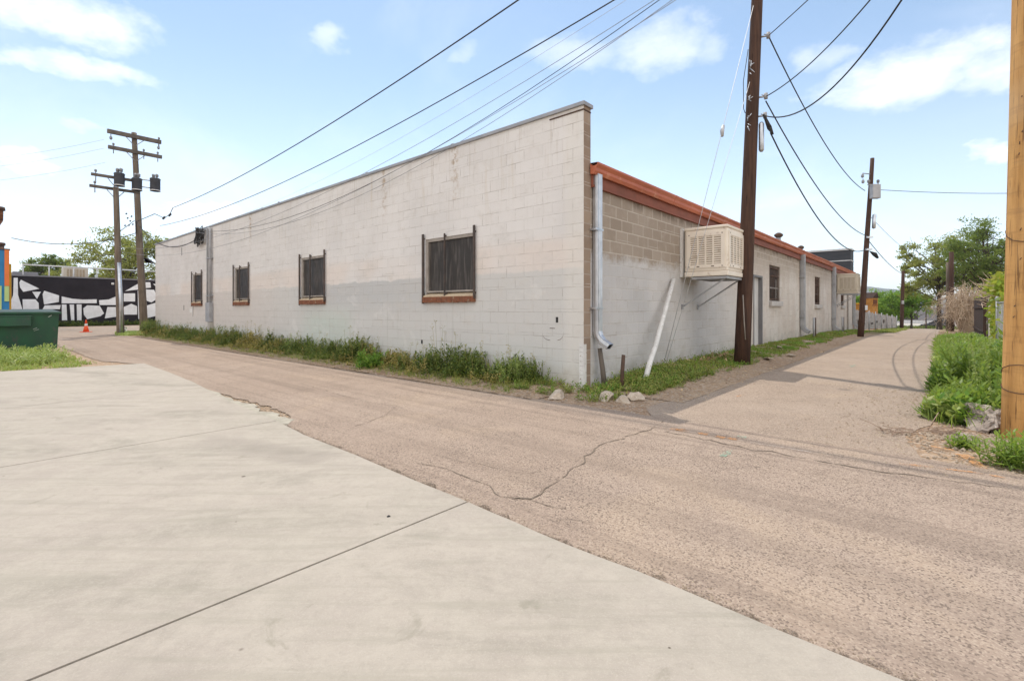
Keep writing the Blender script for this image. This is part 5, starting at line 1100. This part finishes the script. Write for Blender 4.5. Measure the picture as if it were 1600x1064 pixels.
# lush weeds on the right of the alley: broad leafed rosettes and tall stalks, few blades, a ragged edge
m = MB(); m2 = MB(); m3 = MB(); random.seed(77)
for _ in range(2300):
    a = .7 + 23 * random.random() ** 1.5; t = random.random(); b = -4.16 - 1.2 * t + .30 * nz(a * 1.4, 2) + .10 * nz(a * 5, 8)
    if (a < 1.5 and t > .75) or nz(a * 1.6, b * 2.4, 7) < -.38: continue
    bump_ = nz(a * 1.1, b * 1.6) + .6 * nz(a * 2.6, b * 3.0, 5); h = max(.10, max(.28, 1 - max(0, a - 4) / 13) * (.18 + .42 * min(1, t * 1.7)) * rnd(.65, 1.25) * (1 + .75 * bump_)) * (.75 if a < 1.4 else 1); p = ab(a, b, H(a)); d = Vector((rnd(-.45, .45), rnd(-.45, .45), 1)).normalized(); big = nz(a * .9, b * 1.4, 2); mm = m if big > -.12 else (m2 if big > -.35 else m3); fr = 1 if a < 9 else 1.6
    stem(mm, p, p + d * h, .006); plant(mm, p, h, int(10 + h * 24) if a < 9 else 9, (.13 + .10 * h) * fr, (.042 + .036 * h if mm is m else .065 + .05 * h) * fr, lean=d)
for _ in range(120):
    a = .8 + 20 * random.random() ** 1.4; b = -4.3 - rnd(0, .95); p = ab(a, b, H(a)); h = rnd(.5, .95) * max(.4, 1 - max(0, a - 4) / 13); q = p + Vector((rnd(-.15, .15), rnd(-.15, .15), h)); stem(m3, p, q, .005)
    for k in range(14): m3.leaf(q - Vector((0, 0, rnd(0, .16))), rdir(), rdir(), .05, .016)
for _ in range(700):
    a = .6 + 22 * random.random() ** 1.5; b = -4.1 - rnd(0, 1.2); grass_tuft(m, ab(a, b, H(a)), 5, .20 + .14 * rnd(0, 1), .009 + .0006 * a, .10)
tag(m.build('alley_weeds', L['weed_lush']), 'lush bright green weeds crowding the right edge of the alley', 'weeds', kind='stuff'); tag(m2.build('alley_weeds', L['leaf_green']), 'darker broad leafed weeds among the bright ones right of the alley', 'weeds', kind='stuff'); tag(m3.build('alley_weeds', L['grass_pale']), 'pale seedy stalks standing over the green weeds right of the alley', 'weeds', kind='stuff')
def clump(px, py, h, wd, n, mat, label, L_, w):
    p = G(px, py); m = MB()
    for _ in range(n):
        q = p + Vector((random.gauss(0, wd * .4), random.gauss(0, wd * .4), 0)); hh = h * rnd(.5, 1.1); d = Vector(((q.x - p.x) * 1.2 + rnd(-.25, .25), (q.y - p.y) * 1.2 + rnd(-.25, .25), 1)).normalized(); stem(m, q, q + d * hh, .004); plant(m, q, hh, int(10 + hh * 45), L_, w, lean=d)
    tag(m.build('weed', mat, loc=tuple(p)), label, 'weed', 'weed clumps by the yellow pole')
clump(1592, 732, .26, .22, 30, L['weed_lush'], 'feathery green weed clump in front of the yellow pole at the right edge', .10, .026); clump(1498, 700, .12, .13, 18, L['weed_lush'], 'small low green weed tuft left of the rubble chunk', .07, .022)
# pale weeds by the dumpster
m = MB(); random.seed(88)
for _ in range(1500):
    a = -3.95 - 5.5 * random.random(); b = rnd(BACK + .15 + (-3.95 - a) * .14, 15.2); k = (a < -4.8) and (b > 10.6)
    if nz(a * .8, b * .8, 1) < -.25 and not k: continue
    if a > -4.55 - .25 * nz(b * 2, 2): continue
    grass_tuft(m, ab(a, b, .0), 9, .22 if k else .13, .016, .14)
    if k and random.random() < .55 and b < 14.1: plant(m, ab(a, b, 0), rnd(.18, .38), 20, .16, .035, .6)
tag(m.build('dumpster_grass', L['grass_pale']), 'pale yellow green grass and weeds in front of the dumpster', 'grass', kind='stuff')
m = MB()
for _ in range(900): a = rnd(ma0 + 1, ma1); p = ab(a, MBW - .1 - abs(random.gauss(0, .25)), 0); plant(m, p, rnd(.1, .45), 9, .16, .07)
tag(m.build('mural_weeds', L['weed_dark']), 'dark weeds along the foot of the mural wall', 'weeds', kind='stuff')
m = MB()
for _ in range(700):
    px = rnd(186, 226); p = G(px, rnd(519.5, 525)); grass_tuft(m, p, 8, .16, .02, .16)
tag(m.build('pole_grass', L['grass_pale']), 'pale grass around the feet of the paired poles', 'grass', kind='stuff')
m = MB()
for _ in range(1500):
    a = 31 + 18 * random.random(); b = -1.9 + 1.0 * random.random(); grass_tuft(m, ab(a, b, H(a)), 7, .16, .03, .2)
tag(m.build('fence_grass', L['grass']), 'grass along the foot of the pale slat fence', 'grass', kind='stuff')
# ------------------------------------------------------------------ trees
def tree(label, px, Y, ytop, cw, leaf, n, ls, seed, trunk=.3, name='tree', cat='tree', group=None, sparse=1.0, r0=.2, low=None, nc=34):
    """trunk, limbs reaching out to leaf clumps spread through an uneven crown"""
    random.seed(seed); p = at(px, HY, Y); g = H(to_ab(p)[0]); base = Vector((p.x, Y, g)); ht = EYE + (HY - ytop) * Y / F - g
    root = empty(name, base, label, cat, group); mt = MB(); zl = ht * trunk if low is None else low
    fork = Vector((rnd(-.1, .1), rnd(-.1, .1), max(zl * .9, ht * .22))); top = Vector((rnd(-.2, .2), rnd(-.2, .2), ht * .8))
    mt.tube([Vector((0, 0, -.3)), Vector((0, 0, .15)), fork * .5, fork, fork.lerp(top, .5), top], [r0 * 1.35, r0, r0 * .85, r0 * .75, r0 * .4, r0 * .12], 9, caps=False)
    cz, rz_, rx = (ht + zl) / 2, (ht - zl) / 2, cw / 2; clumps = []
    for k in range(nc):
        while True:
            q = Vector((rnd(-1, 1), rnd(-1, 1), rnd(-1, 1)))
            if .35 < q.length < 1: break
        sh = 1 + .30 * nz(q.x * 1.7 + seed, q.y * 1.7, q.z * 1.7); c = Vector((q.x * rx * sh * (1 - .25 * max(0, q.z)), q.y * rx * sh * (1 - .25 * max(0, q.z)), cz + q.z * rz_ * min(1.0, sh) * .9)); s = rx * rnd(.16, .34) * sparse; clumps.append((c, s))
        st = fork.lerp(top, rnd(0, .7)); mid = st.lerp(c, .5) + Vector((0, 0, rnd(-.05, .15) * ht * .3)) + rdir() * .2; mt.tube([st, mid, c], [r0 * .32, r0 * .2, r0 * .06], 5, caps=False)
        for _ in range(4): e = c + rdir() * s * 1.3; m0 = mid.lerp(c, rnd(.3, 1)); mt.tube([m0, m0.lerp(e, .5) + rdir() * .1, e], [r0 * .1, r0 * .07, r0 * .03], 3, caps=False)
    mt.build('trunk', M['bark'], root); m = MB()
    subs = [(c + rdir() * s * rnd(.2, 1.15), s * rnd(.25, .5)) for c, s in clumps for _ in range(7)]
    for i in range(n):
        c, s = subs[int(random.random() ** 1.15 * len(subs))]; q = c + Vector((random.gauss(0, s * .6), random.gauss(0, s * .6), random.gauss(0, s * .38))); d = (rdir() + Vector((0, 0, -.2))).normalized(); sd = d.cross(rdir()); sd = sd.normalized() if sd.length > .05 else Vector((1, 0, 0)); m.leaf(q, d, sd, ls * rnd(.6, 1.3), ls * .62 * rnd(.7, 1.2))
    m.build('crown', leaf, root); return root
gL = 'trees behind the mural building'; gR = 'trees at the far right of the alley'; gB = 'leafy bushes behind the slat fence'
tree('rounded dark green tree above the white mural shapes, leftmost of the group', 82, 66, 391, 5.6, L['leaf_mid'], 7500, .25, 201, .4, group=gL); tree('yellow green low tree right of the leftmost one, behind the rooftop cooler', 104, 62, 413, 4.4, L['leaf_light'], 3600, .22, 202, .3, group=gL)
tree('big airy light tree behind the two weathered poles', 202, 56, 356, 10.5, L['leaf_light'], 15000, .24, 203, .30, group=gL, r0=.24, sparse=.95, nc=44); tree('thin sparse pale tree between the rooftop cooler and the paired poles', 152, 60, 410, 4.2, L['leaf_light'], 2000, .22, 204, .35, group=gL, sparse=.8)
tree('large dark green tree behind the house, highest at right', 1542, 44, 346, 8.6, L['leaf_mid'], 17000, .19, 205, .32, group=gR, r0=.28, nc=46); tree('spreading yellow green tree left of the large dark one', 1468, 50, 366, 8.0, L['leaf_light'], 14000, .20, 206, .26, group=gR, r0=.24, sparse=.9, nc=46)
tree('tree cut by the right edge behind the yellow pole', 1625, 46, 360, 8, L['leaf_mid'], 9000, .23, 207, .3, group=gR)
for k, (px, Y, yt, cw, s, lab) in enumerate(((1346, 62, 466, 4.6, 211, 'leafy bush tree behind the leaning pole'), (1372, 66, 459, 5.0, 212, 'leafy bush tree just right of the orange structure'), (1398, 61, 461, 5.0, 213, 'leafy bush tree left of the stub pole'), (1424, 60, 455, 4.8, 214, 'leafy bush tree right of the stub pole, hanging over the road end'), (1385, 72, 466, 5.5, 215, 'leafy bush tree hindmost of the row behind the fence'))): tree(lab, px, Y, yt - 6, cw, L['leaf_green'], 6500, .22, s, .22, 'bush_tree', 'tree', gB, r0=.13, sparse=1.15)
# vine over the fence
vr = empty('vine', ab(15.5, FB, 0), 'yellow green climbing vine heaped over the cream fence and steel post', 'vine'); m = MB(); mt = MB(); random.seed(91)
for _ in range(2000):
    a = random.gauss(13.7, .95); zz = rnd(.05, 1.0) ** .8 * 2.3 * max(.35, 1 - ((a - 13.6) / 3.4) ** 2); b = FB - .02 + random.gauss(0, .09) + (.10 * nz(a * 1.5, zz * 1.5)); 
    if 15.9 < a < 18.0 and zz < 1.35 and random.random() < .85: continue
    p = ab(a, b, zz) - ab(15.5, FB, 0); d = (rdir() + Vector((0, 0, -.6))).normalized(); sd = d.cross(rdir()); m.leaf(p, d, sd.normalized() if sd.length > .05 else Vector((1, 0, 0)), rnd(.10, .2), rnd(.08, .15))
for _ in range(420):
    a = 13.5 + 7.5 * random.random() ** 1.4; zz = 2.0 + .3 * nz(a, 3) + random.gauss(0, .14); b = FB + random.gauss(-.05, .16); p = ab(a, b, zz) - ab(15.5, FB, 0); d = rdir(); sd = d.cross(rdir()); m.leaf(p, d, sd.normalized() if sd.length > .05 else Vector((1, 0, 0)), rnd(.07, .14), rnd(.04, .08))
for _ in range(70):
    a = rnd(13, 21); p = ab(a, FB + rnd(-.2, .1), rnd(1.3, 2.2)) - ab(15.5, FB, 0); q = p + Vector((rnd(-.6, .6), rnd(-.6, .6), rnd(-.1, .5))); mt.tube([p, p.lerp(q, .5) + rdir() * .1, q], [.014, .010, .005], 4, caps=False)
m.build('foliage', L['vine'], vr); mt.build('stem', M['twig'], vr)
# bare tangled shrub
sr = empty('bare_shrub', ab(31.5, -5.35, H(31.5)), 'bare tan tangled shrub arching over the right edge of the alley', 'shrub'); m = MB(); m2 = MB(); random.seed(93)
for _ in range(340):
    an = rnd(0, 6.28); rad = rnd(.3, 1.75); ph = Vector((math.cos(an), math.sin(an), 0)); b0_ = ph * rnd(0, .35); hgt = rnd(1.3, 3.0) * (1 - .18 * rad / 1.75); cv = rnd(1.35, 1.8); pts = [b0_]
    for k in range(1, 8): t = k / 7; pts.append(b0_ + ph * (rad * t ** 1.15) + Vector((0, 0, hgt * (1 - (1 - t * cv) ** 2))) + rdir() * .10)
    (m if random.random() < .8 else m2).tube(pts, [.017, .015, .013, .011, .010, .008, .006, .004], 3, caps=False, smooth=False)
    for k in range(5): q = random.choice(pts[3:]); m.tube([q, q + rdir() * rnd(.2, .5) + Vector((0, 0, rnd(-.35, .1)))], [.008, .004], 3, caps=False, smooth=False)
for _ in range(500): q = Vector((random.gauss(.3, .75), random.gauss(-.3, .75), abs(random.gauss(0, .3)))); d = Vector((rnd(-.8, .8), rnd(-.8, .8), rnd(.2, 1))).normalized(); m.leaf(q, d, rdir(), rnd(.15, .45), .02)
m.build('twig', M['twig'], sr); m2.build('dark_twig', M['twig_dark'], sr)
m = MB()
for _ in range(700): a = rnd(21.5, 33); b = -4.25 - abs(random.gauss(0, .45)); grass_tuft(m, ab(a, b, H(a)), 6, .25, .012, .15)
tag(m.build('dry_grass', M['twig']), 'dry straw coloured grass below the bare shrub', 'grass', kind='stuff')
# ------------------------------------------------------------------ sky, sun, camera
SV = (W.to_3d() * .29 + U.to_3d() * .46 + Vector((0, 0, 1))).normalized()
EL = math.asin(SV.z); AZ = math.atan2(SV.x, SV.y)
world = bpy.data.worlds.new('World'); scene.world = world; world.use_nodes = True; nt = world.node_tree; t = NT(nt)
bg = nt.nodes['Background']
sky = t.n('ShaderNodeTexSky', sky_type='NISHITA', sun_disc=False, sun_elevation=EL, sun_rotation=AZ, altitude=1600.0, air_density=1.0, dust_density=SKY_DUST, ozone_density=1.0)
dirv = t.n('ShaderNodeTexCoord').outputs['Generated']; sx = t.n('ShaderNodeSeparateXYZ', {0: dirv})
az = t.m('ARCTAN2', sx.outputs[0], sx.outputs[1]); el = t.m('ARCSINE', sx.outputs[2])
nv = t.n('ShaderNodeCombineXYZ', {0: az, 1: t.m('MULTIPLY', el, 1.7)}).outputs[0]
n1 = t.m('SUBTRACT', t.noise(nv, 7.0, 7, .6, .3), .5); n2 = t.m('SUBTRACT', t.noise(nv, 22.0, 6, .62), .5)
wob = t.m('ADD', t.m('MULTIPLY', n1, 2.6), t.m('MULTIPLY', n2, 1.3))
CL = [(85, 20, 165, 36, 1.0), (130, 108, 115, 18, .8), (45, 98, 60, 14, .7), (138, 200, 45, 14, .6), (40, 254, 80, 26, 1.1), (520, 62, 28, 20, .5), (1030, 72, 90, 30, .62), (895, 85, 80, 20, .42), (1110, 75, 36, 24, .45), (1430, 112, 150, 42, .95), (1550, 112, 70, 36, .9), (1290, 88, 60, 18, .5), (1530, 243, 48, 22, 1.1), (345, 335, 95, 24, 1.1), (720, 85, 30, 14, .3), (1420, 330, 260, 60, .38), (1180, 240, 60, 40, .25), (500, 275, 60, 16, .35)]
tot = None
wv_ = t.n('ShaderNodeTexNoise', {'Vector': nv, 'Scale': 9.0, 'Detail': 6.0, 'Roughness': .62}); wc = t.n('ShaderNodeSeparateColor', {0: wv_.outputs['Color']})
azw = t.m('ADD', az, t.m('MULTIPLY', t.m('SUBTRACT', wc.outputs[0], .5), .16)); elw = t.m('ADD', el, t.m('MULTIPLY', t.m('SUBTRACT', wc.outputs[1], .5), .075))
for x, y, rx, ry, k in CL:
    a0 = math.atan2(x - CX, F); e0 = math.atan2(HY - y, math.hypot(F, x - CX)); f2 = math.cos(a0); ra = rx / F * f2 * f2 * 1.05; re = ry / F * f2 * 1.1
    dx = t.m('DIVIDE', t.m('SUBTRACT', azw, a0), ra); dy = t.m('DIVIDE', t.m('SUBTRACT', elw, e0), re)
    q = t.m('SUBTRACT', 1.0, t.m('ADD', t.m('MULTIPLY', dx, dx), t.m('MULTIPLY', dy, dy))); q = t.m('MULTIPLY', t.ramp(t.m('ADD', q, wob), -.6, 1.6), k * .72); tot = q if tot is None else t.m('MAXIMUM', tot, q)
veil = t.m('MULTIPLY', t.m('MULTIPLY', t.ramp(t.noise(nv, 2.2, 5, .6, .5), .45, .8), t.ramp(el, 1.0, .1)), .25)
veil = t.m('ADD', veil, t.m('MULTIPLY', t.ramp(el, .50, .0), .28))
# unseen sky behind the camera: broken white cloud added to fill the shaded walls
back = t.m('MULTIPLY', t.ramp(sx.outputs[1], .10, -.35), t.ramp(t.noise(dirv, 2.6, 6, .55, .4), .24, .44)); back = t.m('MULTIPLY', back, BACK_FILL)
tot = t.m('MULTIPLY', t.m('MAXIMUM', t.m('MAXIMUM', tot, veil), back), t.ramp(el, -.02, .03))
hs = t.n('ShaderNodeHueSaturation', {'Hue': .489, 'Saturation': SKY_SAT, 'Value': SKY_VAL, 'Color': sky.outputs[0]}).outputs[0]
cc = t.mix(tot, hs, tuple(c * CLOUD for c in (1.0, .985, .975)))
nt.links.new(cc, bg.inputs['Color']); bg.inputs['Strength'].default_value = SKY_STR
ld = bpy.data.lights.new('sun', 'SUN'); ld.energy = SUN; ld.angle = R(.53); ld.color = (1.0, .93, .83)
so = bpy.data.objects.new('sun', ld); col.objects.link(so); so.rotation_euler = SV.to_track_quat('Z', 'Y').to_euler(); so.location = (0, 0, 30)
cd = bpy.data.cameras.new('camera'); cam = bpy.data.objects.new('camera', cd); col.objects.link(cam); cam.location = (0, 0, EYE); cam.rotation_euler = (R(90), 0, 0)
cd.sensor_width = 36; cd.lens = 36 * F / 1600; cd.shift_y = (HY - 532) / 1600; cd.clip_start = .05; cd.clip_end = 20000; scene.camera = cam
vs = scene.view_settings; vs.view_transform = 'Standard'; vs.look = 'None'; vs.gamma = 1; vs.exposure = EXPO; vs.use_curve_mapping = False; scene.display_settings.display_device = 'sRGB'

# the air: one even volume round the place and the hills, below the sky
if HAZE:
    hz = MB(); hz.box(-3600, 3600, -600, 3600, -6.0, 170.0); tm = bpy.data.materials.new('haze'); tm.use_nodes = True; hn = NT(tm.node_tree); tm.node_tree.nodes.remove(tm.node_tree.nodes['Principled BSDF'])
    pv = hn.n('ShaderNodeVolumePrincipled', {'Color': (.80, .88, 1.0, 1), 'Density': HAZE, 'Anisotropy': .3}); tm.node_tree.links.new(pv.outputs[0], tm.node_tree.nodes['Material Output'].inputs['Volume'])
    tag(hz.build('haze', tm), kind='stuff')
